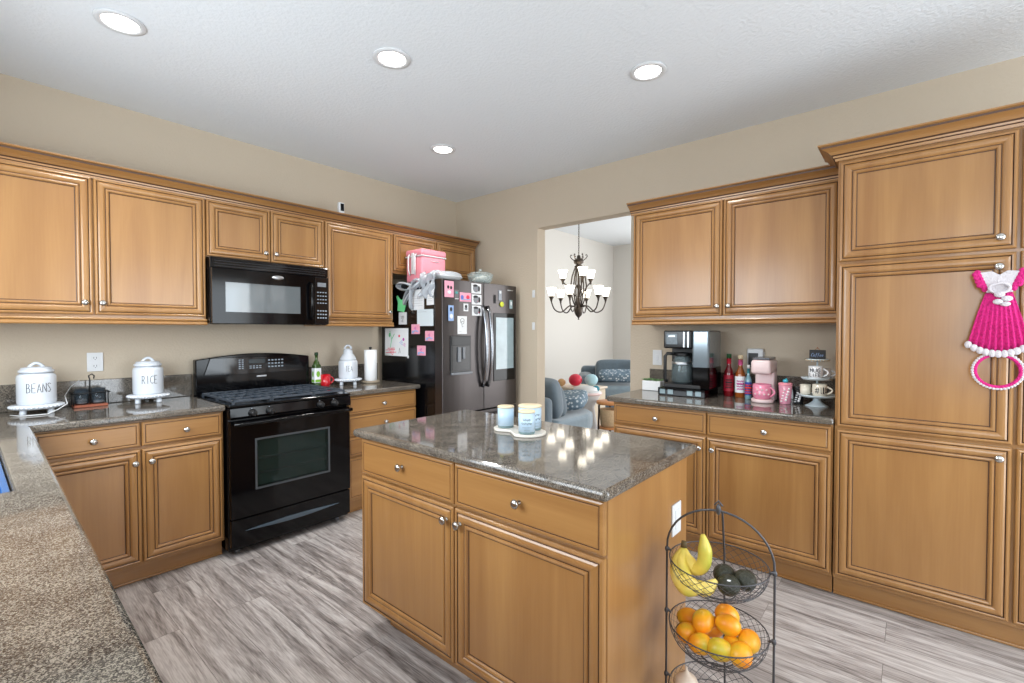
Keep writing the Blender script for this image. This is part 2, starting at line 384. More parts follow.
# ================================================================== CABINETS
FB = lambda y: Mfr((0, y, 0), (1, 0, 0), (0, 0, 1), (0, -1, 0))      # back wall, u = x
FR = lambda x: Mfr((x, 0, 0), (0, -1, 0), (0, 0, 1), (-1, 0, 0))     # right wall / island, u = -y
DOORP = [(0, 0, 0), (0, .014, 0), (.003, .018, 0), (.009, .0195, 0), (.013, .018, 1), (.015, .0145, 1), (.017, .017, 0), (.023, .0205, 0), (.031, .022, 0), (.039, .0212, 0), (.045, .0185, 0),
         (.048, .015, 1), (.051, .0150, 0), (.053, .0185, 0), (.058, .0200, 0), (.063, .0180, 0), (.066, .0115, 1), (.070, .0100, 0)]
DRAWP = [(0, 0, 0), (0, .013, 0), (.003, .017, 0), (.008, .019, 0), (.013, .019, 0), (.0145, .0165, 1), (.0175, .0165, 0), (.020, .0185, 0)]
KNOBP = [(0.0, 0), (.0085, 0), (.0085, .003), (.005, .006), (.0045, .014), (.008, .017), (.0145, .020), (.016, .024), (.014, .028), (.008, .031), (0, .0318)]
def knob(fr, u, v, parent):
    m = MB(fr); m.lathe(KNOBP, (u, v, 0.0195), 16); return m.build('knob', M_NICKEL, parent)
def door(root, fr, u0, u1, v0, v1, k=None):
    d = MB(fr).rings(u0, u1, v0, v1, DOORP).build('door', [WZ, GL], root)
    if k: knob(fr, k[0], k[1], d)
    return d
def drawer(root, fr, u0, u1, v0, v1, k, wd):
    d = MB(fr).rings(u0, u1, v0, v1, DRAWP).build('drawer', [wd, GL], root)
    if k: knob(fr, k[0], k[1], d)
    return d
G = 0.0035
def cabinet(name, label, fr, u0, u1, v0, v1, depth, doors=(), drawers=(), toe=0, rail=False, group=None, wd=WX, back=0.0):
    c = fr @ Vector(((u0 + u1) / 2, 0 if toe else v0, -depth / 2))
    r = thing(name, label, 'cabinet', c, group)
    m = MB(fr); m.box(u0, u1, v0, v1, -depth, -0.001, 0, 0.0015, 1); m.build('body', [WZ], r)
    if toe:
        MB(fr).box(u0, u1, 0.002, v0, -depth, -toe, 0).box(u0, u1, 0.002, 0.014, -toe, -toe + 0.01, 0, 0.003).build('toe_kick', [wd], r)
    if rail:
        m = MB(fr); hh = [(v0 + .034, 0, 0), (v0 + .034, .018, 0), (v0 + .028, .021, 0), (v0 + .022, .018, 1), (v0 + .019, .015, 0), (v0 + .014, .021, 0), (v0 + .004, .024, 0), (v0 - .002, .020, 0), (v0 - .002, 0, 0)]
        for i in range(len(hh) - 1):
            m.add([(u0, hh[i][0], hh[i][1]), (u1, hh[i][0], hh[i][1]), (u1, hh[i + 1][0], hh[i + 1][1]), (u0, hh[i + 1][0], hh[i + 1][1])], [(0, 1, 2, 3)], hh[i][2])
        m.build('light_rail', [wd, GL], r)
    for a, b, c_, d, k in doors: door(r, fr, a + G, b - G, c_ + G, d - G, k)
    for a, b, c_, d, k in drawers: drawer(r, fr, a + G, b - G, c_ + G, d - G, k, wd)
    return r
fU = FB(-0.32); fBs = FB(-0.61); fUR = FR(-0.32); fBR = FR(-0.61); fI = FR(-2.29)
ZU0, ZU1 = 1.392, 2.195
cabinet('upper_cabinet', 'maple double door wall cabinet at the left end, above the white canisters', fU, -3.53, -2.456, ZU0, ZU1, 0.318,
        [(-3.53, -2.992, 1.438, 2.188, (-3.033, 1.505)), (-2.992, -2.456, 1.438, 2.188, (-2.960, 1.505))], rail=True)
cabinet('upper_cabinet', 'short maple double door wall cabinet directly above the microwave', fU, -2.455, -1.672, 1.822, ZU1, 0.318,
        [(-2.455, -2.063, 1.826, 2.188, (-2.103, 1.885)), (-2.063, -1.672, 1.826, 2.188, (-2.033, 1.885))])
cabinet('upper_cabinet', 'maple single door wall cabinet between microwave and refrigerator', fU, -1.671, -1.052, ZU0, ZU1, 0.318,
        [(-1.665, -1.056, 1.438, 2.188, (-1.098, 1.515))], rail=True)
cabinet('upper_cabinet', 'short maple double door wall cabinet above the refrigerator', fU, -1.051, -0.05, 1.85, ZU1, 0.318,
        [(-1.045, -0.57, 1.872, 2.188, (-0.60, 1.915)), (-0.56, -0.055, 1.872, 2.188, (-0.53, 1.915))])
cabinet('upper_cabinet', 'maple double door wall cabinet above the coffee maker', fUR, 2.197, 3.432, ZU0 + .006, ZU1, 0.318,
        [(2.20, 2.812, 1.446, 2.19, (2.786, 1.510)), (2.812, 3.428, 1.446, 2.19, (2.853, 1.510))], rail=True, wd=WY)
# crown mouldings
CR = [(0, 2.180), (.012, 2.180), (.014, 2.192), (.020, 2.196), (.022, 2.204), (.028, 2.210), (.040, 2.222), (.056, 2.232), (.066, 2.237), (.068, 2.246), (.080, 2.250), (.080, 2.256), (0, 2.256)]
CRm = [0, 0, 1, 0, 1, 0, 0, 0, 1, 0, 0, 0, 0]
def crown(path, lab, zoff=0, wd=WX, close=None):
    m = MB(); m.sweep([(o, z + zoff) for o, z in CR], path, mats=CRm)
    return tag(m.build('crown_molding', [wd, GL]), lab, 'molding')
# travel direction keeps 'out' on the right hand side
crown([(-3.75, -0.32), (-0.052, -0.32)], 'long stained crown molding along the cabinets over the range wall')
crown([(-0.32, -2.18), (-0.32, -3.425)], 'stained crown molding on the cabinet above the coffee maker', wd=WY)
crown([(-0.41, -3.44), (-0.61, -3.44), (-0.61, -4.69)], 'stained crown molding on top of the tall pantry', zoff=0.018, wd=WY)

cabinet('base_cabinet', 'maple two drawer two door base cabinet left of the range', fBs, -3.28, -2.462, 0.1, 0.877, 0.60,
        [(-3.262, -2.857, .118, .727, (-2.886, .656)), (-2.857, -2.470, .118, .727, (-2.816, .656))],
        [(-3.262, -2.857, .737, .872, (-3.05, .801)), (-2.857, -2.470, .737, .872, (-2.657, .801))], toe=0.05)
cabinet('base_cabinet', 'maple four drawer base cabinet between range and refrigerator', fBs, -1.663, -1.035, 0.1, 0.877, 0.60, [],
        [(-1.656, -1.04, .737, .872, (-1.36, .80)), (-1.656, -1.04, .580, .729, (-1.345, .655)), (-1.656, -1.04, .430, .572, (-1.345, .50)), (-1.656, -1.04, .118, .422, (-1.345, .30))], toe=0.05)
cabinet('base_cabinet', 'maple two drawer two door base cabinet under the coffee maker', fBR, 2.20, 3.434, 0.1, 0.877, 0.60,
        [(2.207, 2.814, .118, .727, (2.778, .658)), (2.814, 3.430, .118, .727, (2.851, .658))],
        [(2.207, 2.814, .737, .872, (2.507, .80)), (2.814, 3.430, .737, .872, (3.124, .80))], toe=0.04, wd=WY)
cabinet('pantry_cabinet', 'tall maple six door pantry cabinet at the right edge', fBR, 3.44, 4.69, 0.1, 2.20, 0.60,
        [(3.446, 4.062, .118, .862, (4.018, .813)), (3.446, 4.062, .870, 1.685, (4.006, 1.622)), (3.446, 4.062, 1.693, 2.19, (4.008, 1.745)),
         (4.068, 4.684, .118, .862, (4.105, .815)), (4.068, 4.684, .870, 1.685, (4.105, 1.635)), (4.068, 4.684, 1.693, 2.19, (4.105, 1.745))], toe=0.04, wd=WY)
# peninsula base
r = thing('base_cabinet', 'maple base cabinet under the sink counter', 'cabinet', (-3.63, -2.6, 0))
MB().box(-3.96, -3.39, -4.6, -1.90, 0.1, 0.877).box(-3.96, -3.36, -1.90, -0.60, 0.1, 0.60).build('body', [WZ], r)
MB().box(-3.94, -3.44, -4.58, -0.62, 0.002, 0.1).build('toe_kick', [WX], r)
# island
r = thing('kitchen_island', 'maple kitchen island cabinet with two drawers and two doors', 'kitchen island', (-1.98, -2.46, 0))
MB().box(-2.289, -1.675, -3.08, -1.845, 0.1, 0.877, 0, .002, 1).build('body', [WZ], r)
MB().box(-2.21, -1.70, -3.079, -1.92, 0.002, 0.1).box(-2.289, -1.676, -3.08, -3.062, 0.002, 0.101).build('toe_kick', [WY], r)
for a, b, k in ((1.845, 2.457, 2.420), (2.457, 3.080, 2.493)): door(r, fI, a + G, b - G, .118, .702, (k, .652))
for a, b, k in ((1.845, 2.457, 2.150), (2.457, 3.080, 2.769)): drawer(r, fI, a + G, b - G, .712, .868, (k, .796), WY)
op = MB(); op.box(-1.825, -1.745, -3.086, -3.080, 0.608, 0.722, 0, .002); op.box(-1.802, -1.768, -3.089, -3.084, .630, .700, 0, .002)
ow = op.build('outlet_plate', [M_WPLAS], r)

# ================================================================== COUNTERTOPS
def countertop(name, label, xs, ys, keep, z0=0.879, z1=0.914, bev=0.011):
    b = bmesh.new(); V = {}
    for i, x in enumerate(xs):
        for j, y in enumerate(ys): V[i, j] = b.verts.new((x, y, z0))
    fs = [b.faces.new((V[i, j], V[i + 1, j], V[i + 1, j + 1], V[i, j + 1])) for i in range(len(xs) - 1) for j in range(len(ys) - 1) if keep(i, j)]
    r = bmesh.ops.extrude_face_region(b, geom=fs)
    for e in r['geom']:
        if isinstance(e, bmesh.types.BMVert): e.co.z = z1
    loose = [v for v in b.verts if not v.link_faces]
    bmesh.ops.delete(b, geom=loose, context='VERTS'); bmesh.ops.recalc_face_normals(b, faces=b.faces)
    for v in b.verts:
        if abs(v.co.x + 3.285) < 1e-4: v.co.x = -3.265 - 0.0215 * max(0, -v.co.y - .65)
    me = bpy.data.meshes.new(name); b.to_mesh(me); b.free(); me.materials.append(GRAN)
    o = bpy.data.objects.new(name, me); COL.objects.link(o); bevmod(o, bev, 3); ORG[o.name] = Vector()
    return tag(o, label, 'countertop')
countertop('countertop', 'L shaped brown granite countertop with the sink at the left', [-3.965, -3.86, -3.385, -3.285, -2.459], [-4.62, -1.857, -0.95, -0.65, -0.001],
           lambda i, j: (j == 3) or (i < 3 and not (i == 1 and j == 1)))
countertop('countertop', 'short granite countertop between range and refrigerator', [-1.668, -1.01], [-0.65, -0.001], lambda i, j: True)
countertop('countertop', 'dark granite countertop carrying the coffee maker', [-0.65, -0.001], [-3.438, -2.165], lambda i, j: True)
countertop('countertop', 'polished granite countertop of the center island', [-2.342, -1.63], [-3.105, -1.828], lambda i, j: True, bev=0.014)
# sink
r = thing('sink', 'undermount steel sink at the left edge of the counter', 'sink', (-3.62, -1.40, 0.68))
MB().box(-3.858, -3.387, -1.855, -0.952, 0.68, 0.686, bev=.002).box(-3.866, -3.857, -1.862, -0.945, 0.68, 0.878).box(-3.388, -3.379, -1.862, -0.945, 0.68, 0.878)\
    .box(-3.857, -3.388, -1.864, -1.856, 0.68, 0.878).box(-3.857, -3.388, -0.951, -0.943, 0.68, 0.878).build('basin', [M_STEEL], r, recalc=False)
MB().cyl((-3.62, -1.4, 0.686), 0.045, 0.004).build('drain', [M_STEEL], r)
M_BLUE = plain('blue_plastic', (38, 92, 148), 0.25, coat=0.3)
m = MB(); x0, x1, y0, y1 = -3.80, -3.393, -1.845, -0.97
m.box(x0, x1, y0, y1, .688, .694); m.box(x0, x0 + .006, y0, y1, .69, .898, bev=.002); m.box(x1 - .006, x1, y0, y1, .69, .898, bev=.002)
m.box(x0, x1, y0, y0 + .006, .69, .898, bev=.002); m.box(x0, x1, y1 - .006, y1, .69, .898, bev=.002)
m.box(x1 - .012, x1 + .004, y0 - .004, y1 + .004, .894, .902, bev=.002); m.box(x0 - .004, x0 + .012, y0 - .004, y1 + .004, .894, .902, bev=.002)
m.org = Vector((-3.6, -1.4, .688)); tag(m.build('dish_tub', [M_BLUE], recalc=False), 'blue plastic dish tub standing in the sink', 'tub')

# ================================================================== RANGE
X0, X1 = -2.452, -1.675
r = thing('gas_range', 'black freestanding gas range with oven between the base cabinets', 'stove', (-2.065, -0.34, 0))
m = MB(); m.box(X0, X1, -0.645, -0.03, 0.03, 0.895, 0, .004); m.build('body', [M_BLK], r)
m = MB(); m.box(X0 - .002, X1 + .002, -0.69, -0.03, 0.895, 0.912, 0, .006, 3); m.box(X0 + .05, X1 - .05, -0.60, -0.12, .912, .914); m.build('cooktop', [M_BLK], r)
# backguard with an arched top
m = MB(); pts = [(X0, .90), (X1, .90), (X1, 1.158)] + [(X0 + (X1 - X0) * (1 - t / 12), 1.158 + .034 * math.sin(PI * t / 12)) for t in range(1, 12)] + [(X0, 1.158)]
m.prism(pts, 0.03, 0.085, 0, Mfr((0, 0, 0), (1, 0, 0), (0, 0, 1), (0, -1, 0)), .006)
bgd = m.build('backguard', [M_BLK], r)
M_DIM = plain('control_marks', (150, 160, 170), 0.4)
M_SMOKE = plain('dark_panel_glass', (14, 16, 20), 0.06)
fr = FB(-0.0875)
MB(fr).prism([(X0 + .045, 1.045), (X1 - .045, 1.045), (X1 - .085, 1.165), (X0 + .085, 1.165)], 0, .006, 0, None, .002).build('control_panel', [M_SMOKE], bgd)
m = MB(fr)
for i in range(2):
    for j in range(5): m.box(-2.19 + i * .02, -2.178 + i * .02, 1.082 + j * .015, 1.090 + j * .015, .006, .0075)
for i in range(4):
    for j in range(2): m.box(-2.118 + i * .022, -2.104 + i * .022, 1.082 + j * .014, 1.089 + j * .014, .006, .0075)
for i in range(5):
    for j in range(3): m.box(-1.99 + i * .024, -1.976 + i * .024, 1.085 + j * .024, 1.095 + j * .024, .006, .0075)
m.build('keypad', [M_DIM], bgd)
MB(fr).box(-2.125, -2.01, 1.118, 1.150, .006, .0075, bev=.002).build('clock_display', [plain('clock_lcd', (38, 48, 52), 0.2)], bgd)
MB(fr).box(-2.07, -2.0, 1.018, 1.030, 0, .004, bev=.0015).build('emblem', [M_STEEL], bgd)
# grates
for gx0, gx1 in ((X0 + .03, -2.205), (-2.197, -1.933), (-1.925, X1 - .03)):
    m = MB(); z = .938; y0, y1 = -.655, -.125
    rect = [(gx0, y0), (gx1, y0), (gx1, y1), (gx0, y1)]
    for i in range(4):
        a, b = rect[i], rect[(i + 1) % 4]; m.box(min(a[0], b[0]) - .005, max(a[0], b[0]) + .005, min(a[1], b[1]) - .005, max(a[1], b[1]) + .005, z - .014, z, bev=.003)
    cx = (gx0 + gx1) / 2
    for cy in (-.52, -.39, -.26):
        m.box(gx0, gx1, cy - .004, cy + .004, z - .012, z, bev=.002)
    m.box(cx - .004, cx + .004, y0, y1, z - .012, z, bev=.002)
    for fx in (gx0 + .045, gx1 - .045): m.box(fx - .004, fx + .004, y0, y1, z - .012, z, bev=.002)
    for x in (gx0, gx1):
        for y in (y0, -.39, y1): m.box(x - .006, x + .006, y - .006, y + .006, .913, z - .01)
    m.build('grate', [M_IRON], r, recalc=False)
for bx_, by, br_ in ((-2.31, -.52, .05), (-2.31, -.25, .038), (-1.82, -.52, .042), (-1.82, -.25, .046), (-2.065, -.39, .035)):
    m = MB(); m.cyl((bx_, by, .913), br_, .006, 24, 0, None, .002); m.cyl((bx_, by, .918), br_ * .7, .008, 24, 0, None, .002); m.build('burner', [M_IRON], r)
# control fascia
m = MB(); m.prism([(-.645, .825), (-.692, .825), (-.697, .84), (-.690, .893), (-.645, .893)], X0, X1, 0, Mfr((0, 0, 0), (0, 1, 0), (0, 0, 1), (1, 0, 0)), .002); m.build('control_fascia', [M_BLK], r)
for kx in (-2.328, -2.226, -1.90, -1.80):
    m = MB(FB(-.693)); m.lathe([(0, 0), (.023, 0), (.023, .006), (.019, .010), (.017, .030), (.015, .033), (0, .034)], (kx, .858, 0), 20)
    kb = m.build('knob', [M_BLKM], r); MB(FB(-.693)).box(kx - .004, kx + .004, .840, .876, .03, .04, bev=.002).build('grip', [M_BLKM], kb)
m = MB(FB(-.6965))
for kx in (-2.328, -2.226, -1.90, -1.80): m.lathe([(.003, 0), (.003, .001), (0, .001)], (kx - .006, .884, 0), 10)
m.build('mark', [M_DIM], r)
# oven door: frame with opening, pane, racks behind
fr = FB(-.645); m = MB(fr); a0, a1, b0, b1 = X0 + .004, X1 - .004, .232, .815; wx0, wx1, wz0, wz1 = -2.302, -1.842, .395, .685
for q in ((a0, wx0, b0, b1), (wx1, a1, b0, b1), (wx0, wx1, b0, wz0), (wx0, wx1, wz1, b1)): m.box(q[0], q[1], q[2], q[3], .002, .042)
od = m.build('oven_door', [M_BLK], r, recalc=False)
MB(fr).box(wx0 + .001, wx1 - .001, wz0 + .001, wz1 - .001, .034, .038).build('oven_window', [M_PANE], od)
m = MB(fr); t = .012
for q in ((wx0 - t, wx1 + t, wz1, wz1 + t), (wx0 - t, wx1 + t, wz0 - t, wz0), (wx0 - t, wx0, wz0, wz1), (wx1, wx1 + t, wz0, wz1)): m.box(*q, .040, .0435, bev=.001)
m.build('window_trim', [plain('trim_grey', (70, 74, 78), .3)], od)
m = MB(fr); m.tube([(a0 + .03, .80, .042), (a0 + .03, .80, .075)], .009); m.tube([(a1 - .03, .80, .042), (a1 - .03, .80, .075)], .009)
m.tube([(a0 + .005, .80, .08), (a0 + .08, .801, .084), (-2.065, .803, .088), (a1 - .08, .801, .084), (a1 - .005, .80, .08)], .0125, 12)
m.build('handle', [M_BLK], od)
# lining behind the pane; greenish window reflection put into its colour
m = MB(fr); m.box(wx0 + .002, wx1 - .002, wz0 + .002, wz1 - .002, .003, .006); m.build('oven_lining_reflection', [plain('liner_green_reflection', (104, 134, 126), .4, var=.3, scale=5)], od)
m = MB(fr)
for zz in (.47, .56):
    m.tube([(wx0 + .003, zz, .015), (wx1 - .003, zz, .015)], .0022, 6); m.tube([(wx0 + .003, zz + .010, .02), (wx1 - .003, zz + .010, .02)], .0016, 6)
m.build('oven_rack', [M_STEEL], od)
m = MB(fr); m.box(X0 + .004, X1 - .004, .055, .222, .002, .040, 0, .005, 3); dr = m.build('storage_drawer', [M_BLK], r)
n = 16; arc = [(-2.375 + (.61) * t / n, .150 + .012 * math.sin(PI * t / n) ) for t in range(n + 1)] + [(-2.375 + (.61) * t / n, .150 - .016 * math.sin(PI * t / n)) for t in range(n - 1, 0, -1)]
MB(fr).prism(arc, .038, .048, 0, None, .002).build('drawer_pull', [plain('pull_grey', (70, 84, 96), .22, coat=.5)], dr)
for fx in (X0 + .06, X1 - .06):
    MB().cyl((fx, -.60, 0), .016, .032).build('foot', [M_GREY], r)

# ================================================================== MICROWAVE
r = thing('microwave', 'black over the range microwave oven', 'microwave', (-2.063, -.19, 1.396))
YF = -.375
MB().box(-2.452, -1.676, YF, -.003, 1.398, 1.820, 0, .004).build('body', [M_BLK], r)
fr = FB(YF)
MB(fr).box(-2.452, -1.676, 1.752, 1.820, 0, .016, 0, .004).build('vent_grille', [M_SMOKE], r)
m = MB(fr)
for k in range(3): m.box(-2.43, -1.70, 1.764 + k * .016, 1.767 + k * .016, .016, .018)
m.build('louver', [M_BLKM], r)
ww = (-2.373, -1.892, 1.475, 1.665)
m = MB(fr); d0, d1, e0, e1 = -2.448, -1.790, 1.402, 1.748
for q in ((d0, ww[0], e0, e1), (ww[1], d1, e0, e1), (ww[0], ww[1], e0, ww[2]), (ww[0], ww[1], ww[3], e1)): m.box(*q, .001, .034)
md = m.build('microwave_door', [M_BLK], r, recalc=False)
M_MWW = plain('microwave_window_film', (96, 104, 108), 0.05, coat=1.0)
MB(fr).box(ww[0], ww[1], ww[2], ww[3], .001, .030).build('microwave_window', [M_MWW], md)
MB(fr).lathe([(.0, .004), (.9, .004), (1, .002), (1, 0)], (0, 0, 0), 28, 0, True, Matrix.Translation((-2.048, 1.718, .034)) @ Matrix.Diagonal((.040, .014, 1, 1))).build('emblem', [M_STEEL], md)
MB(fr).tube([(-1.822, 1.44, .034), (-1.822, 1.45, .062), (-1.822, 1.57, .068), (-1.822, 1.69, .062), (-1.822, 1.70, .034)], .010, 10).build('handle', [M_BLK], md)
cp = MB(fr).box(-1.786, -1.678, 1.402, 1.748, .001, .032, 0, .004).build('control_panel', [M_SMOKE], r)
m = MB(fr)
for i in range(4):
    for j in range(4): m.box(-1.768 + i * .020, -1.756 + i * .020, 1.555 + j * .026, 1.562 + j * .026, .032, .0335)
    for j in range(3): m.box(-1.768 + i * .020, -1.756 + i * .020, 1.445 + j * .026, 1.454 + j * .026, .032, .0335)
m.build('keypad', [M_DIM], cp)
MB(fr).box(-1.765, -1.70, 1.678, 1.708, .032, .0335, bev=.001).build('display', [M_GREY], cp)

# ================================================================== REFRIGERATOR
FX0, FX1, FYD, FYF = -.985, -.065, -.80, -.885
r = thing('refrigerator', 'black stainless french door refrigerator covered with papers and magnets', 'refrigerator', (-.525, -.45, 0))
MB().box(FX0, FX1, FYD, -.06, .03, 1.765, 0, .006, 3).build('body', [plain('black_side_panel', (9, 10, 13), .14)], r)
for fx in (FX0 + .06, FX1 - .06):
    for fy in (-.72, -.12): MB().cyl((fx, fy, 0), .022, .032).build('foot', [M_BLKM], r)
mid = -.505
def fdoor(name, x0, x1, z0, z1):
    m = MB(); n = 8; poly = [(x0, FYD + .008)] + [(x0 + (x1 - x0) * k / n, FYF + .0 - .010 * math.sin(PI * k / n)) for k in range(n + 1)] + [(x1, FYD + .008)]
    m.prism(poly, z0, z1, 0, None, .003); return m.build(name, [M_BSTEEL], r)
dl = fdoor('fridge_door', FX0 + .002, mid - .003, .672, 1.772)
dr_ = fdoor('fridge_door', mid + .003, FX1 - .002, .672, 1.772)
fz = fdoor('freezer_drawer', FX0 + .002, FX1 - .002, .05, .662)
for x, d in ((mid - .03, dl), (mid + .035, dr_)):
    pts = []
    for k in range(13):
        t = k / 12; pts.append((x, FYF - .012 - .052 * math.sin(PI * t) ** .6, .87 + .70 * t))
    MB().tube(pts, .0155, 12).build('handle', [M_BSTEEL2], d)
MB().tube([(-.86, FYF, .62), (-.85, FYF - .05, .62), (-.20, FYF - .05, .62), (-.19, FYF, .62)], .011, 10).build('handle', [M_BSTEEL2], fz)
# dispenser: recessed black bay with frame
fr = FB(FYF - .006)
m = MB(fr); d0, d1, e0, e1 = -.905, -.675, 1.0, 1.315
m.box(d0, d1, e0, e1, 0, .006, 0, .002); m.box(d0 + .012, d1 - .012, 1.235, e1 - .008, .006, .010, 0, .002)
dsp = m.build('dispenser', [M_BLK], dl)
MB(fr).box(d0 + .018, d1 - .018, 1.03, 1.23, .0065, .0075).build('dispenser_bay', [plain('bay_dark', (26, 27, 30), .25)], dsp)
m = MB(fr); m.box(d0, d1, e0 - .004, e0 + .014, .004, .026, 0, .003); m.build('drip_tray', [M_GREY], dsp)
m = MB(fr); m.box(-.83, -.80, 1.10, 1.22, .006, .02, 0, .003); m.box(-.775, -.75, 1.12, 1.22, .006, .018, 0, .003); m.build('paddle', [M_GREY], dsp)
fs_ = MB(fr).box(-.390, -.098, .905, 1.515, 0, .007, 0, .002).build('touch_screen', [M_BLK], dr_)
MB(fr).box(-.362, -.122, 1.01, 1.475, .007, .009).build('display', [M_SCREEN], fs_)
MB(fr).box(-.20, -.12, 1.725, 1.733, 0, .002).build('nameplate', [M_STEEL], dr_)

# papers and magnets; local builder for a flat sheet on the side (x = FX0) or the front
def fside(y0, y1, z0, z1, off=0.0): return Mfr((FX0 - .0005 - off, 0, 0), (0, -1, 0), (0, 0, 1), (-1, 0, 0)), -y0, -y1, z0, z1
def sheet(name, cat, label, fr, u0, u1, v0, v1, base, marks, th=.0012, group=None, curl=0.0, bev=0):
    c = fr @ Vector(((u0 + u1) / 2, v0, 0)); r_ = thing(name, label, cat, c, group)
    m = MB(fr)
    if bev: m.box(u0, u1, v0, v1, 0, th, 0, bev)
    else:
        n = 6
        for k in range(n):
            t0, t1 = k / n, (k + 1) / n; z0 = .0004 + curl * t0 * t0 ; z1 = .0004 + curl * t1 * t1
            va, vb = v1 - (v1 - v0) * t0, v1 - (v1 - v0) * t1
            m.add([(u0, va, z0), (u1, va, z0), (u1, vb, z1), (u0, vb, z1), (u0, va, z0 + th), (u1, va, z0 + th), (u1, vb, z1 + th), (u0, vb, z1 + th)],
                  [(0, 3, 2, 1), (4, 5, 6, 7), (0, 4, 7, 3), (1, 2, 6, 5), (0, 1, 5, 4), (3, 7, 6, 2)])
    m.build('card' if bev else 'paper', [base], r_, recalc=False)
    by = {}
    for mk in marks: by.setdefault(mk[0], []).append(mk[1:])
    for mt, L in by.items():
        m = MB(fr)
        for q in L:
            if q[0] == 'l':
                pts = []
                for u, v in q[2]:
                    t = 1 - v; pts.append((u0 + (u1 - u0) * u, v0 + (v1 - v0) * v, .0006 + curl * t * t + th))
                m.tube(pts, q[1], 5)
            else:
                _, u, v, ru, rv = q; t = 1 - v
                m.ell((u0 + (u1 - u0) * u, v0 + (v1 - v0) * v, .0006 + curl * t * t + th), (ru, rv, .0012), 8)
        m.build('drawn_mark', [mt], r_)
    return r_
M_LGREEN = plain('marker_green', (96, 190, 130), .6); M_MRED = plain('marker_red', (226, 50, 84), .6); M_MBLUE = plain('marker_blue', (96, 120, 200), .6)
M_PURP = plain('marker_purple', (190, 70, 170), .6); M_TEAL = plain('teal_plastic', (60, 150, 150), .4); M_LPINK = plain('light_pink_card', (240, 168, 190), .5)
M_LBLUE = plain('light_blue_card', (150, 180, 226), .5); M_YEL = plain('yellow_green_plastic', (216, 226, 60), .4); M_BPHOTO = plain('photo_print', (96, 92, 96), .3, var=.6, scale=60)
fS = Mfr((FX0 - .0008, 0, 0), (0, -1, 0), (0, 0, 1), (-1, 0, 0)); fF = FB(FYF - .0105)
rnd = random.Random(3)
def scr(mt, u, v, s, n=7, r_=.0018): return (mt, 'l', r_, [(u + s * math.cos(k * 1.9) * (k / n), v + s * math.sin(k * 1.9) * (k / n)) for k in range(n)])
sheet('drawing', 'drawing', 'childs colourful drawing on white paper, lowest on the fridge side', fS, .118, .455, 1.135, 1.378, M_PAPER,
      [(M_LGREEN, 'l', .003, [(.25, .3), (.3, .6), (.22, .9)]), (M_LGREEN, 'l', .003, [(.3, .6), (.42, .8)]), (M_LGREEN, 'e', .2, .75, .012, .02), (M_MRED, 'e', .62, .72, .012, .012), scr(M_MBLUE, .72, .5, .12),
       scr(M_PURP, .85, .42, .1), scr(M_MRED, .3, .17, .22, 9, .0028), (M_MRED, 'l', .003, [(.05, .1), (.5, .14)]), (M_MRED, 'l', .003, [(.05, .2), (.45, .24)]), (M_DARK, 'l', .002, [(.62, .1), (.64, .3), (.68, .12)]),
       (M_PURP, 'e', .8, .6, .014, .014)], curl=.004)
line = lambda v, a=.1, b=.9, mt=None: (mt or M_GREY, 'l', .0008, [(a, v), (b, v)])
sheet('note_sheet', 'paper', 'white printed sheet hanging under the plastic bow, leftmost of three', fS, .495, .665, 1.53, 1.70, M_PAPER, [line(.2 + .12 * k) for k in range(5)])
sheet('note_sheet', 'paper', 'narrow white sheet at the top front corner of the fridge side', fS, .700, .79, 1.565, 1.735, M_PAPER, [line(.2 + .1 * k, .15, .8) for k in range(6)])
sheet('note_sheet', 'paper', 'pale blank sheet pinned lowest of the three sheets on the fridge side', fS, .575, .782, 1.395, 1.532, plain('pale_blue_paper', (214, 226, 232), .8), [line(.85, .05, .6)])
for (u, v, lab) in ((.555, 1.368, 'square pink and blue magnet, highest of the three on the fridge side'), (.735, 1.312, 'square pink and blue magnet, rightmost of the three on the fridge side'), (.630, 1.190, 'square pink and blue magnet, lowest of the three on the fridge side')):
    sheet('fridge_magnet', 'magnet', lab, fS, u - .055, u + .055, v - .040, v + .042, M_LPINK, [(M_LBLUE, 'l', .006, [(.15, .2), (.5, .35), (.85, .25)]), scr(M_PURP, .5, .6, .25), (M_LBLUE, 'e', .2, .2, .014, .012)], th=.004, bev=.0015)
m = MB(fS); m.ell((.455, 1.133, .006), (.012, .014, .006)); m.org = fS @ Vector((.455, 1.12, 0)); tag(m.build('fridge_clip', [M_WPLAS]), 'small white clip at the lower corner of the drawing', 'clip')
# green figure and tag
m = MB(fS); m.prism([(.31, 1.53), (.40, 1.515), (.425, 1.57), (.40, 1.61), (.405, 1.645), (.375, 1.62), (.345, 1.63), (.31, 1.665), (.292, 1.655), (.318, 1.60)], .001, .008, 0, None, .002); m.org = fS @ Vector((.36, 1.515, 0))
tag(m.build('paper_cutout', [plain('mint_green_card', (120, 222, 150), .5)]), 'mint green cutout stuck at the back of the fridge side', 'cutout')
sheet('luggage_tag', 'tag', 'white oval tag with dark writing below the green cutout', fS, .325, .435, 1.41, 1.515, M_WPLAS, [scr(M_DARK, .5, .55, .28, 9, .0014), scr(M_DARK, .5, .25, .2, 6, .0012)], th=.005, bev=.002)
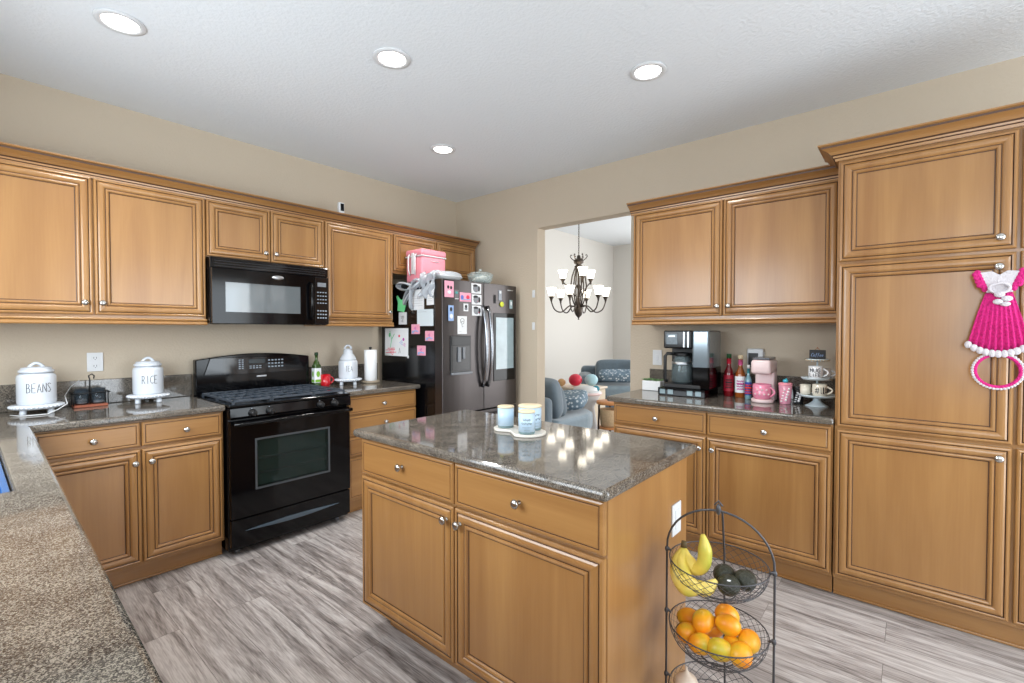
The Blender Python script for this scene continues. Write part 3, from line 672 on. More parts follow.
# front items
sheet('fridge_magnet', 'magnet', 'pink die cut magnet high on the left fridge door', fF, -.968, -.870, 1.625, 1.755, M_LPINK, [(M_DARK, 'e', .38, .62, .012, .014), (M_DARK, 'e', .7, .6, .012, .014), (M_PAPER, 'e', .5, .3, .02, .014)], th=.003, bev=.001)
sheet('photo_card', 'photo', 'small dark photo beside the pink die cut magnet', fF, -.862, -.815, 1.61, 1.69, M_BPHOTO, [(M_TEAL, 'e', .5, .7, .015, .012), (M_PAPER, 'l', .003, [(.1, .08), (.9, .08)])], th=.002, bev=.0008)
sheet('sticker', 'sticker', 'pink and blue oval sticker in the middle of the left fridge door', fF, -.803, -.672, 1.597, 1.672, M_LPINK, [(M_MBLUE, 'e', .2, .45, .018, .02), (M_MRED, 'e', .7, .5, .02, .018), (M_LBLUE, 'l', .004, [(.1, .2), (.9, .3)])], th=.003, bev=.0012)
sheet('photo_card', 'photo', 'tiny photo under the pink and blue oval sticker', fF, -.760, -.705, 1.518, 1.582, M_PAPER, [(M_DARK, 'e', .5, .6, .014, .016), (M_GREY, 'e', .5, .3, .018, .01)], th=.002, bev=.0008)
for q, (u0, v0, lab) in enumerate(((-.668, 1.672, 'topmost'), (-.664, 1.578, 'middle'), (-.662, 1.484, 'lowest'))):
    sheet('photo_card', 'photo', lab + ' of three black and white photo cards beside the fridge handles', fF, u0, u0 + .118, v0, v0 + .086, M_PAPER,
          [(M_GREY, 'e', .45, .5, .036, .032), (M_DARK, 'e', .4, .75, .03, .014), (M_DARK, 'e', .75, .5, .014, .024), (M_MRED, 'e', .5 + .1 * q, .35, .007, .005)], th=.002, bev=.0008)
sheet('fridge_magnet', 'magnet', 'tall blue and white magnet above the ice dispenser, leftmost', fF, -.928, -.872, 1.435, 1.56, M_LBLUE, [(M_DARK, 'e', .5, .75, .014, .018), (M_PAPER, 'e', .55, .3, .018, .02)], th=.003, bev=.001)
sheet('sketch_card', 'card', 'white card with a small dark sketch directly above the dispenser', fF, -.828, -.722, 1.328, 1.476, M_PAPER, [(M_DARK, 'l', .0016, [(.35, .6), (.3, .8), (.5, .9), (.7, .8), (.65, .6), (.45, .55), (.4, .7), (.6, .7)]), (M_DARK, 'l', .0016, [(.45, .55), (.5, .4), (.6, .42)]), line(.15, .15, .4)], th=.0015, bev=.0005)
m = MB(fF); m.ell((-.285, 1.594, .006), (.026, .024, .008)); m.org = fF @ Vector((-.285, 1.57, 0)); tag(m.build('fridge_magnet', [M_YEL]), 'round yellow green magnet above the fridge touch screen', 'magnet')
m = MB(fF); m.ell((-.34, 1.66, .004), (.013, .036, .005)); m.ell((-.26, 1.68, .004), (.017, .045, .005)); m.org = fF @ Vector((-.3, 1.62, 0)) 
sheet('fridge_magnet', 'magnet', 'dark slim oval magnet left of the yellow green magnet', fF, -.385, -.362, 1.60, 1.675, M_DARK, [], th=.004, bev=.0015)
sheet('fridge_magnet', 'magnet', 'silver grey figure magnet above the yellow green magnet', fF, -.325, -.285, 1.63, 1.72, plain('silver_print', (150, 158, 168), .3), [(M_PAPER, 'e', .5, .8, .014, .014)], th=.004, bev=.0015)
sheet('fridge_magnet', 'magnet', 'pale teal magnet at the right of the yellow green magnet', fF, -.175, -.135, 1.56, 1.64, plain('pale_teal', (150, 176, 180), .3), [(M_PAPER, 'e', .5, .6, .012, .02)], th=.004, bev=.0015)

# ---- things on top of the fridge
r = thing('cooler_box', 'pink hard cooler with white lid trim on top of the refrigerator', 'cooler', (-.80, -.46, 1.768))
MB().box(-.942, -.672, -.585, -.365, 1.768, 1.990, 0, .022, 4).build('body', [M_PINK], r)
MB().box(-.947, -.667, -.590, -.360, 1.996, 2.052, 0, .022, 4).build('lid', [M_PINK], r)
MB().box(-.945, -.669, -.588, -.362, 1.987, 1.998, 0, .004).build('seam', [M_WPLAS], r)
m = MB(); m.box(-.956, -.940, -.490, -.455, 1.84, 2.02, 0, .006, 3); m.tube([(-.950, -.52, 2.01), (-.964, -.52, 1.99), (-.964, -.52, 1.88), (-.955, -.51, 1.83)], .006, 8); m.tube([(-.950, -.43, 2.01), (-.964, -.43, 1.99), (-.964, -.43, 1.88), (-.955, -.44, 1.83)], .006, 8)
m.build('latch', [M_WPLAS], r)
m = MB(FB(-.586))
m.tube([(-.85 + .012 * k, 1.950 + .004 * math.sin(k * 2.2), .001) for k in range(9)], .0028, 6); m.build('script_mark', [M_WPLAS], r)
# plastic bag with bow hanging over the side
def blob_sheet(pts_fn, nu, nv, mat, name, th=None):
    m = MB(); vs = []
    for j in range(nv + 1):
        for i in range(nu + 1): vs.append(pts_fn(i / nu, j / nv))
    fs = [(j * (nu + 1) + i, j * (nu + 1) + i + 1, (j + 1) * (nu + 1) + i + 1, (j + 1) * (nu + 1) + i) for j in range(nv) for i in range(nu)]
    m.add(vs, fs, 0, True); return m
r = thing('plastic_bag', 'crumpled translucent plastic bag tied in a bow over the fridge corner', 'bag', (-.9, -.66, 1.775))
def bagf(u, v):
    y = -.60 - .21 * u; d = v * .22
    if d < .05: x, z = -.94 - d, 1.80 + .02 * math.sin(u * 9)
    else: x, z = -.998 - .012 * math.sin(v * 14 + u * 6), 1.80 - (d - .05) * 1.0
    return (x + .012 * math.sin(u * 22 + v * 9), y + .01 * math.sin(v * 17), z + .012 * math.sin(u * 15 + v * 11) + .02 * (1 - v))
m = blob_sheet(bagf, 28, 20, None, 'x'); o = m.build('bag_film', [M_BAG], r); sm = o.modifiers.new('solid', 'SOLIDIFY'); sm.thickness = .0015
def loop(cy, cz, dy, dz, w):
    def f(u, v):
        a = 2 * PI * v; yy = cy + dy * (.5 - .5 * math.cos(a)) ; zz = cz + dz * (.5 - .5 * math.cos(a)) + .03 * math.sin(a)
        return (-1.0 - .028 * abs(math.sin(a)) - w * (u - .5), yy + .006 * math.sin(u * 20), zz + .008 * math.sin(u * 14 + v * 9))
    return f
for q in ((-.55, 1.715, .20, .03, .06), (-.55, 1.715, -.10, .05, .05), (-.55, 1.715, .12, -.13, .03), (-.55, 1.715, .02, -.17, .03)):
    o = blob_sheet(loop(*q), 8, 24, None, 'x').build('bow_loop', [M_BAG], r); sm = o.modifiers.new('solid', 'SOLIDIFY'); sm.thickness = .0015
m = MB(); m.ell((-1.0, -.55, 1.715), (.018, .024, .022)); m.build('knot', [M_BAG], r)
r = thing('food_tray', 'plastic wrapped pale oval tray on the front edge of the refrigerator top', 'tray', (-.80, -.74, 1.775))
MB().lathe([(0, 0), (.8, 0), (1, .03), (1.04, .034), (.98, .04)], (0, 0, 0), 32, 0, True, Matrix.Translation((-.80, -.74, 1.775)) @ Matrix.Diagonal((.15, .09, 1, 1))).build('tray_base', [M_WPLAS], r)
MB().lathe([(1.02, .034), (.95, .06), (.7, .075), (.3, .08), (0, .08)], (0, 0, 0), 32, 0, True, Matrix.Translation((-.80, -.74, 1.775)) @ Matrix.Diagonal((.15, .09, 1, 1))).build('plastic_cover', [M_BAG], r)
r = thing('glass_bowl', 'lidded glass bowl on top of the refrigerator near the handles', 'bowl', (-.40, -.74, 1.773))
C_ = (-.40, -.74, 1.773)
MB().lathe([(0, 0), (.07, 0), (.10, .02), (.115, .065), (.12, .085), (.116, .085), (.11, .065), (.095, .024), (.07, .006), (0, .006)], C_, 32).build('bowl_body', [M_CLEAR], r)
MB().lathe([(.118, .086), (.122, .090), (.09, .108), (.03, .118), (0, .119)], C_, 32).build('lid', [M_CLEAR], r)
MB().lathe([(0, .118), (.01, .120), (.016, .132), (.012, .142), (0, .144)], C_, 16).build('lid_knob', [M_CLEAR], r)
m = MB()
for k in range(9):
    a = k * 2.4; q = .01 + .006 * k; m.ell((C_[0] + q * math.cos(a), C_[1] + q * math.sin(a), C_[2] + .040 + .010 * (k % 3)), (.028, .028, .022), 8)
o = m.build('bowl_contents', [plain('cream_food', (226, 222, 212), .6)], r); o['kind'] = 'stuff'
m = MB(); m.box(-.70, -.655, -.70, -.60, 1.775, 1.83, 0, .006); m.org = Vector((-.68, -.65, 1.775)); tag(m.build('small_box', [M_TEAL]), 'small teal box beside the glass bowl on the refrigerator', 'box')

# ================================================================== LEFT COUNTER ITEMS
M_WC = plain('white_ceramic', (212, 218, 226), .18, coat=.3)
def canister(word, c, R, H, lab, ang, handle='bar', tall=0):
    r = thing('canister', lab, 'canister', c)
    x, y, z = c
    MB().lathe([(0, 0), (R * .93, 0), (R * .98, .006), (R, .02), (R, H * .86), (R * .97, H * .93), (R * .88, H * .97), (R * .80, H), (0, H)], c, 40).build('jar_body', [M_WC], r)
    if tall:
        MB().lathe([(R * .84, H + .001), (R * .86, H + .01), (R * .78, H + .02), (R * .60, H + .045), (R * .50, H + .05), (R * .48, H + .075), (R * .30, H + .09), (0, H + .095)], c, 40).build('lid', [M_WC], r)
        m = MB(); m.tube([(x + math.cos(a) * .03, y, z + H + .088 + math.sin(a) * .03) for a in [PI * k / 10 for k in range(11)]], .008, 8); ld = m.build('lid_handle', [M_WC], r)
    else:
        MB().lathe([(R * .80, H + .001), (R * .90, H + .003), (R * .91, H + .014), (R * .80, H + .020), (R * .78, H + .028), (R * .6, H + .032), (0, H + .035)], c, 40).build('lid', [M_WC], r)
        d = Vector((-math.sin(ang), math.cos(ang))); m = MB()
        m.tube([(x + d.x * s, y + d.y * s, z + H + .022 + .030 * (1 - (s / (R * .42)) ** 2)) for s in [R * .42 * (k / 6 - 1) for k in range(13)]], .008, 8); m.build('lid_handle', [M_WC], r)
    m = MB(); lettering(m, word, bend((x, y), R + .0005, ang, z + H * .54), H * .29, w=R * .19, gap=.38, r=.0013); m.build('lettering', [M_DARK], r)
    return r
def riser(c, R, top, lab, group, n=4, ang0=.6):
    x, y, z = c; r = thing('riser_stand', lab, 'stand', c, group)
    MB().lathe([(0, top - .022), (R * .94, top - .022), (R, top - .018), (R * 1.02, top - .008), (R, top), (0, top)], c, 40).build('riser_top', [M_WC], r)
    m = MB(); k = 34
    for i in range(k):
        a = 2 * PI * i / k; m.ell((x + (R * 1.02) * math.cos(a), y + (R * 1.02) * math.sin(a), z + top - .010), (.0085, .0085, .0075), 6)
    m.build('beaded_rim', [M_WC], r)
    for i in range(n):
        a = ang0 + 2 * PI * i / n
        MB().lathe([(0, 0), (.013, 0), (.015, .004), (.012, top - .022), (0, top - .022)], (x + R * .74 * math.cos(a), y + R * .74 * math.sin(a), z), 14).build('leg', [M_WC], r)
    return r
Z0 = .9145
def face(c): return math.atan2(-3.73 - c[1], -3.477 - c[0])
for word, (x, y), R, H, RR, lab, tall, top in (('BEANS', (-3.208, -.165), .078, .165, .100, 'large white ceramic canister lettered BEANS', 0, .048),
                                          ('RICE', (-2.722, -.150), .077, .168, .098, 'white ceramic canister lettered RICE left of the range', 0, .052),
                                          ('TEA', (-1.405, -.205), .075, .150, .098, 'white tall lidded canister lettered TEA right of the range', 1, .052)):
    riser((x, y, Z0), RR, top, {'BEANS': 'white beaded riser under the BEANS canister', 'RICE': 'white beaded riser under the RICE canister', 'TEA': 'white beaded riser under the TEA canister'}[word], 'white beaded canister risers', ang0=face((x, y)) + PI / 4)
    canister(word, (x, y, Z0 + top + .001), R, H, lab, face((x, y)) + (.12 if word == 'BEANS' else .1), tall=tall)
# white cord
m = MB(); m.tube([(-3.02, -.022, 1.064), (-3.06, -.03, 1.03), (-3.09, -.08, .985), (-3.10, -.26, .960), (-3.14, -.28, .935), (-3.18, -.29, .918), (-3.24, -.29, .918), (-3.28, -.27, .918), (-3.31, -.22, .920)], .0024, 8)
m.org = Vector((-3.12, -.3, .915)); tag(m.build('charging_cord', [M_WPLAS]), 'thin white cord looping around the BEANS canister riser', 'cord')
# wall outlets
def outlet(fr, u, v, lab, w=.072, h=.115, plugs=True, name='wall_outlet'):
    r = thing(name, lab, 'outlet' if plugs else 'switch', fr @ Vector((u, v, 0)))
    MB(fr).box(u - w / 2, u + w / 2, v - h / 2, v + h / 2, .001, .007, 0, .002).build('face_plate', [M_WPLAS], r)
    m = MB(fr)
    if plugs:
        for dv in (-.024, .024): m.box(u - .017, u + .017, v + dv - .014, v + dv + .014, .007, .009, 0, .002)
        m.build('socket', [M_WPLAS], r); m = MB(fr)
        for dv in (-.024, .024):
            for du in (-.006, .006): m.box(u + du - .0012, u + du + .0012, v + dv - .004, v + dv + .006, .009, .0095)
            m.ell((u, v + dv - .009, .009), (.0022, .0022, .0006), 6)
        m.build('slot', [M_DARK], r)
    else:
        m.box(u - .010, u + .010, v - .022, v + .022, .007, .011, 0, .002); m.build('toggle', [M_WPLAS], r)
    return r
outlet(FB(-.0005), -2.947, 1.167, 'white wall outlet between BEANS and RICE canisters', w=.074, h=.112)
outlet(FR(-.0005), 2.245, 1.150, 'white light switch on the wall left of the coffee maker', plugs=False, name='light_switch')
outlet(FR(-.0005), 2.95, 1.155, 'white wall outlet behind the pink coffee brewer')
outlet(FR(-.0005), 1.045, 1.40, 'small white switch left of the doorway, lower of two', w=.03, h=.07, plugs=False, name='light_switch')
outlet(FR(-.0005), 1.045, 1.70, 'small white switch left of the doorway, upper of two', w=.03, h=.07, plugs=False, name='light_switch')
# candle caddy
r = thing('candle_caddy', 'dark wire caddy with hook handle holding two tealight glasses', 'candle holder', (-2.985, -.09, Z0))
MB().box(-3.06, -2.91, -.135, -.055, Z0, Z0 + .014, 0, .003).build('wood_base', [plain('red_brown_wood', (150, 82, 58), .5, var=.2)], r)
m = MB(); m.tube([(-2.985, -.095, Z0 + .014), (-2.985, -.095, Z0 + .155), (-2.990, -.095, Z0 + .178), (-2.975, -.095, Z0 + .188), (-2.965, -.095, Z0 + .176), (-2.968, -.095, Z0 + .160)], .0035, 8)
m.tube([(-3.068, -.14, Z0 + .082), (-2.902, -.14, Z0 + .082), (-2.902, -.05, Z0 + .082), (-3.068, -.05, Z0 + .082)], .0035, 8, closed=True)
for x in (-3.06, -2.91):
    for y in (-.132, -.058): m.tube([(x, y, Z0 + .012), (x, y, Z0 + .082)], .003, 6)
m.build('wire_frame', [M_BLKM], r)
M_DGL = glass('dark_tealight_glass', (52, 64, 74), .05, .5)
for k, x in enumerate((-3.022, -2.948)):
    g_ = MB().lathe([(0, .0), (.026, 0), (.031, .012), (.033, .09), (.030, .09), (.028, .014), (0, .006)], (x, -.095, Z0 + .015), 24).build('glass_cup', [M_DGL], r)
    MB().cyl((x, -.095, Z0 + .022), .024, .022 if k == 0 else .014, 20).build('candle', [M_WHITE], g_)
# olive oil bottle, mug, paper towel
r = thing('olive_oil_bottle', 'green glass oil bottle with white label beside the range', 'bottle', (-1.637, -.13, Z0))
c = (-1.637, -.13, Z0)
MB().box(-1.664, -1.610, -.157, -.103, Z0, Z0 + .175, 0, .010, 3).lathe([(.026, .172), (.022, .19), (.012, .207), (.011, .245), (.013, .247), (.013, .252), (0, .252)], c, 20).build('bottle_body', [plain('green_glass', (58, 84, 30), .06, coat=.6)], r)
MB().cyl((c[0], c[1], Z0 + .245), .014, .024, 16).build('cap', [plain('dark_green_cap', (30, 60, 36), .4)], r)
MB().box(-1.6655, -1.6085, -.1585, -.1015, Z0 + .025, Z0 + .150, 0, .010, 3).build('bottle_label', [M_PAPER], r)
m = MB(FB(-.159)); m.ell((-1.637, Z0 + .098, 0), (.015, .024, .001), 10); m.box(-1.661, -1.613, Z0 + .035, Z0 + .055, 0, .001)
m.M = Mfr((-1.6662, 0, 0), (0, -1, 0), (0, 0, 1), (-1, 0, 0)); m.ell((.130, Z0 + .098, 0), (.013, .024, .001), 10); m.box(.108, .152, Z0 + .035, Z0 + .055, 0, .001)
m.build('label_print', [plain('leaf_green', (120, 180, 50), .5)], r)
def mug(name, lab, c, R, H, mat, hang, group=None, cat='mug', deco=None):
    r = thing(name, lab, cat, c, group)
    MB().lathe([(0, 0), (R * .8, 0), (R * .92, .006), (R, .02), (R, H), (R - .004, H), (R - .004, .02), (R * .7, .008), (0, .008)], c, 28).build('cup_body', [mat], r)
    d = Vector((math.cos(hang), math.sin(hang), 0)); C0 = Vector(c)
    MB().tube([C0 + d * (R - .003 + .028 * math.sin(PI * k / 10)) + Vector((0, 0, H * .18 + H * .64 * k / 10)) for k in range(11)], .0055, 8).build('handle', [mat], r)
    if deco: deco(r, c, R, H)
    return r
mug('mug', 'bright red mug next to the oil bottle', (-1.580, -.165, Z0), .038, .092, M_RED, -.2)
r = thing('paper_towel_roll', 'white paper towel roll on a wooden holder', 'paper towel', (-1.205, -.22, Z0))
MB().cyl((-1.205, -.22, Z0), .078, .018, 32, 0, None, .003).build('holder_base', [plain('grey_wood', (150, 138, 120), .6, var=.2)], r)
MB().cyl((-1.205, -.22, Z0 + .018), .008, .275, 12, 0, None, .003).ell((-1.205, -.22, Z0 + .295), (.014, .014, .010), 8).build('holder_post', [M_DARK], r)
MB().lathe([(.018, .0), (.050, 0), (.052, .002), (.052, .258), (.050, .26), (.018, .26)], (-1.205, -.22, Z0 + .019), 36).build('paper_roll', [M_PAPER], r)
# security camera on the crown
r = thing('security_camera', 'small white security camera standing on top of the crown molding', 'camera', (-1.53, -.32, 2.257))
MB().box(-1.548, -1.500, -.335, -.305, 2.268, 2.355, 0, .008, 3).build('housing', [M_WPLAS], r)
MB(FB(-.335)).box(-1.536, -1.507, 2.288, 2.345, 0, .003, 0, .001).build('lens_face', [M_BLK], r)
MB().cyl((-1.533, -.32, 2.257), .018, .012, 16).build('camera_base', [M_WPLAS], r)

# ================================================================== ISLAND ITEMS
r = thing('marble_tray', 'pale joined round tray under the candles on the island', 'tray', (-1.91, -2.43, Z0))
m = MB(); poly = []
A = Vector((-1.905, -2.368)); Bc = Vector((-1.915, -2.490)); ra, rb = .060, .080
d = (Bc - A).angle_signed(Vector((1, 0)))
def ring_pts(c0, c1, r0, r1, n=40):
    ax = (c1 - c0).normalized(); nr = Vector((-ax.y, ax.x)); L = (c1 - c0).length; P = []
    for k in range(n // 2 + 1):
        a = PI / 2 + PI * k / (n // 2); a = .35 + PI / 2 - .35 + PI * k / (n // 2); P.append(c0 + ax * (math.cos(a) * r0) + nr * (math.sin(a) * r0))
    P.append(c0 + ax * (r0 * .9) - nr * (r0 * .62))
    for k in range(n // 2 + 1):
        a = -PI / 2 + PI * k / (n // 2); P.append(c1 + ax * (math.cos(a) * r1) + nr * (math.sin(a) * r1))
    P.append(c0 + ax * (r0 * .9) + nr * (r0 * .62))
    return [(q.x, q.y) for q in P]
m.prism(ring_pts(A, Bc, ra, rb), Z0, Z0 + .011, 0, None, .003); m.build('tray_plate', [plain('pale_marble', (226, 220, 210), .25, var=.05, scale=12)], r)
M_FROST = plain('frosted_candle_glass', (190, 214, 232), .25, coat=.3); M_LIDW = plain('pale_wood_lid', (222, 205, 172), .45, var=.08, scale=20)
M_GBASE = glass('thick_glass_foot', (140, 168, 170), .03, .6)
def candle(c, R, H, lab, ang, text):
    r = thing('candle_jar', lab, 'candle', c)
    MB().cyl(c, R, .010, 32, 0, None, .002).build('glass_foot', [M_GBASE], r)
    MB().lathe([(0, .010), (R, .010), (R, H), (0, H)], c, 36).build('jar_body', [M_FROST], r)
    MB().cyl((c[0], c[1], c[2] + H + .0005), R * 1.03, .008, 36, 0, None, .002).build('lid', [M_LIDW], r)
    if text:
        m = MB()
        for i, (t, hw) in enumerate(((.70, .5), (.52, .65), (.42, .0), (.34, .55), (.2, .35))):
            fn = bend((c[0], c[1]), R + .0003, ang, c[2] + H * t)
            if i < 2: m.tube([fn(-R * hw + 2 * R * hw * k / 24, .004 * math.sin(k * 1.7) * (1 + .6 * math.sin(k))) for k in range(25)], .0007, 5)
            elif hw: m.tube([fn(-R * hw + 2 * R * hw * k / 8, 0) for k in range(9)], .0004, 4)
        m.build('script_lettering', [M_DARK], r)
candle((-1.908, -2.362, Z0 + .0115), .036, .086, 'plain frosted candle jar at the left of the island tray', 0, False)
candle((-1.872, -2.470, Z0 + .0115), .050, .096, 'wide three wick candle jar behind, tallest on the island tray', face((-1.872, -2.470)) + .45, True)
candle((-1.948, -2.513, Z0 + .0115), .035, .086, 'small lettered candle jar at the front of the island tray', face((-1.948, -2.513)), True)

# ================================================================== FRUIT STAND
M_WIRE = plain('dark_wire', (84, 84, 88), .4, .6)
SC = Vector((-1.955, -3.280)); AX = Vector((.045, -.293)).normalized(); NB = Vector((-AX.y, AX.x)); NB = NB if NB.x > 0 else -NB   # NB points towards the pantry
def sp(a, b, z): q = SC + AX * a + NB * b; return (q.x, q.y, z)
r = thing('fruit_stand', 'dark wire three tier fruit stand with arched frame on the floor', 'fruit stand', (SC.x, SC.y, 0))
HW = .155; top = .792
m = MB(); pts = [sp(-HW, 0, .004), sp(-HW, 0, .40), sp(-HW, 0, .63)] + [sp(-HW * math.cos(PI * k / 20), 0, .645 + (top - .645) * math.sin(PI * k / 20)) for k in range(1, 20)] + [sp(HW, 0, .63), sp(HW, 0, .40), sp(HW, 0, .004)]
m.tube(pts, .0034, 10); m.build('arch_frame', [M_WIRE], r)
m = MB(); m.tube([sp(0, .20, .004), sp(0, .17, .3), sp(0, .145, .60), sp(0, .09, .755), sp(0, .02, top)], .0036, 8); m.build('leg', [M_WIRE], r)
m = MB(); m.ell(sp(0, 0, top + .004), (.008, .008, .018), 8); m.tube([sp(-.012, 0, top + .016), sp(0, .004, top + .030), sp(.012, 0, top + .016)], .003, 6); m.build('finial', [M_WIRE], r)
for zc in (.632, .428, .215):
    Rb = .143; dp = .095
    q = MB()
    q.tube([sp(Rb * math.cos(a), Rb * math.sin(a), zc) for a in [2 * PI * k / 40 for k in range(40)]], .0020, 8, closed=True)
    bk = q.build('basket', [M_WIRE], r)
    def bp(a, t): rr = Rb * math.cos(t * PI / 2) ** .75 if t < 1 else 0; return sp(rr * math.cos(a), rr * math.sin(a), zc - dp * math.sin(t * PI / 2) ** 1.0)
    q = MB(); NW = 30
    for k in range(NW):
        a0 = 2 * PI * k / NW
        for sgn in (1, -1): q.tube([bp(a0 + sgn * t * 1.15, t * .84) for t in [j / 9 for j in range(10)]], .00075, 4)
    for t in (.35, .62): q.tube([bp(2 * PI * k / 30, t) for k in range(30)], .0012, 5, closed=True)
    q.tube([bp(2 * PI * k / 24, .84) for k in range(24)], .0020, 5, closed=True)
    q.build('wire_mesh', [M_WIRE], bk, recalc=False)
    for sg in (-1, 1):
        q = MB(); q.tube([sp(sg * HW, 0, zc + .010), sp(sg * (Rb - .002), 0, zc)], .004, 8); q.ell(sp(sg * HW, 0, zc + .004), (.007, .007, .010), 8); q.build('bracket', [M_WIRE], bk)
# fruit
M_MANGO = None
def fruit_mat(name, c0, c1, c2, scale=14):
    m_, nt, b = new_mat(name); tc = nt.nodes.new('ShaderNodeTexCoord'); n = nt.nodes.new('ShaderNodeTexNoise'); n.inputs['Scale'].default_value = scale; n.inputs['Detail'].default_value = 3
    oi = nt.nodes.new('ShaderNodeObjectInfo'); va = nt.nodes.new('ShaderNodeVectorMath'); va.operation = 'ADD'
    nt.links.new(tc.outputs['Object'], va.inputs[0]); nt.links.new(oi.outputs['Random'], va.inputs[1]); nt.links.new(va.outputs[0], n.inputs['Vector'])
    r_ = ramp(nt, [(.30, srgb(*c0)), (.48, srgb(*c1)), (.66, srgb(*c2))]); nt.links.new(n.outputs['Fac'], r_.inputs[0]); nt.links.new(r_.outputs[0], b.inputs['Base Color'])
    b.inputs['Roughness'].default_value = .38; return m_
M_MANGO = fruit_mat('mango_skin', (196, 178, 50), (242, 172, 34), (240, 140, 20), 10)
m = MB(); vs = []
m.ell((0, 0, 0), (.034, .040, .034), 14)
for v in m.v:
    f = (v.y + .04) / .08; v.x *= 1 - .20 * f * f; v.z *= 1 - .15 * f * f; v.x += .006 * f * f
mango0 = m.build('mango', [M_MANGO]); first = True
def bowlfloor(a, b, zc, rad):
    d_ = math.hypot(a, b) + rad * .15; t = math.acos(max(0, min(1, (min(d_, .13) / .143) ** (1 / .75)))) / (PI / 2); return zc - .095 * math.sin(t * PI / 2)
mg = [(-.085, -.012, .385, 'at the left end of the lower basket'), (-.095, .055, .392, 'left rear of the lower basket'), (-.040, -.058, .390, 'front left of the pile of mangoes'), (-.020, .045, .395, 'behind the middle of the mango pile'),
      (.018, -.062, .398, 'front center of the lower basket against the wire'), (.045, -.010, .383, 'low in the middle right of the mango pile'), (-.040, .000, .428, 'resting on the upper left of the mango pile'),
      (.020, .060, .440, 'topmost at the rear of the mango pile'), (.030, .005, .438, 'with green tip on top of the mango pile'), (.090, .010, .405, 'at the right end of the mango pile'), (.070, -.052, .396, 'front right of the lower basket')]
for i, (a, b, z, lab) in enumerate(mg):
    o = mango0 if i == 0 else mango0.copy()
    if i: COL.objects.link(o)
    o.location = sp(a, b, z); o.rotation_euler = (random.uniform(-.5, .5), random.uniform(-.5, .5), random.uniform(0, 6.28))
    s_ = random.uniform(.92, 1.06); o.scale = (s_, s_, s_)
    tag(o, 'orange yellow mango ' + lab, 'mango', 'mangoes in the lower basket')
# bananas
r = thing('banana_bunch', 'bunch of ripe yellow bananas in the upper wire basket', 'bananas', sp(-.075, 0, .56))
M_BAN = fruit_mat('banana_skin', (196, 190, 74), (232, 206, 96), (240, 220, 130), 9)
def banana(P, rads):
    m = MB(); n = len(P)
    C = []
    for i in range(n - 1):
        for k in range(5):
            t = k / 5; p0 = Vector(P[max(i - 1, 0)]); p1 = Vector(P[i]); p2 = Vector(P[i + 1]); p3 = Vector(P[min(i + 2, n - 1)])
            C.append(.5 * ((2 * p1) + (-p0 + p2) * t + (2 * p0 - 5 * p1 + 4 * p2 - p3) * t * t + (-p0 + 3 * p1 - 3 * p2 + p3) * t ** 3))
    C.append(Vector(P[-1])); N = len(C); rr = []
    for i in range(N):
        t = i / (N - 1); rr.append(.0215 * min(1, .32 + 3.2 * t) * min(1, .28 + 4 * (1 - t)))
    m.tube(C, rr, 7); return m.build('banana', [M_BAN], r)
st = sp(-.105, .015, .645)
banana([st, sp(-.090, .005, .612), sp(-.062, -.005, .595), sp(-.040, -.012, .622), sp(-.036, -.012, .665), sp(-.043, -.01, .712)], 0)
banana([st, sp(-.105, -.02, .60), sp(-.075, -.055, .572), sp(-.03, -.07, .570), sp(.005, -.055, .60)], 0)
banana([st, sp(-.118, -.01, .605), sp(-.112, -.045, .575), sp(-.075, -.085, .565), sp(-.03, -.10, .585)], 0)
banana([st, sp(-.118, .01, .60), sp(-.100, -.015, .565), sp(-.055, -.035, .553), sp(.0, -.03, .575)], 0)
MB().tube([st, sp(-.106, .022, .665)], [.011, .008], 8).build('bunch_stem', [plain('stem_brown', (92, 76, 44), .7)], r)
M_AVO = plain('avocado_skin', (44, 46, 34), .45, var=.35, scale=120, bump=.6)
for a, b, z, lab in ((.035, -.035, .585, 'dark avocado with white sticker, frontmost in the upper basket'), (.075, .015, .588, 'dark avocado behind at the right of the upper basket'), (.015, .030, .583, 'dark avocado between the bananas and the other avocados')):
    c = sp(a, b, z); m = MB(); m.ell(c, (.037, .033, .030), 12)
    m.org = Vector(c) - Vector((0, 0, .028)); o = m.build('avocado', [M_AVO]); tag(o, lab, 'avocado', 'avocados in the upper basket')
    if 'sticker' in lab:
        m = MB(); cc = Vector(c) + Vector((-.018, -.006, .0235)); m.ell(cc, (.007, .006, .002), 8); m.build('fruit_sticker', [M_PAPER], o)
M_ON = plain('onion_skin', (214, 196, 178), .4, var=.18, scale=25)
for a, b, lab in ((-.085, -.03, 'pale onion at the left of the lowest basket'), (-.02, -.06, 'pale onion in the middle of the lowest basket'), (.05, -.03, 'pale onion at the right of the lowest basket')):
    c = sp(a, b, .195 + (.035 if a < -.08 else 0)); m = MB(); m.lathe([(0, -.036), (.014, -.034), (.034, -.015), (.038, .003), (.030, .022), (.012, .036), (.004, .046), (.003, .056), (0, .057)], c, 20)
    m.org = Vector(c) - Vector((0, 0, .036)); tag(m.build('onion', [M_ON]), lab, 'onion', 'onions in the lowest basket')

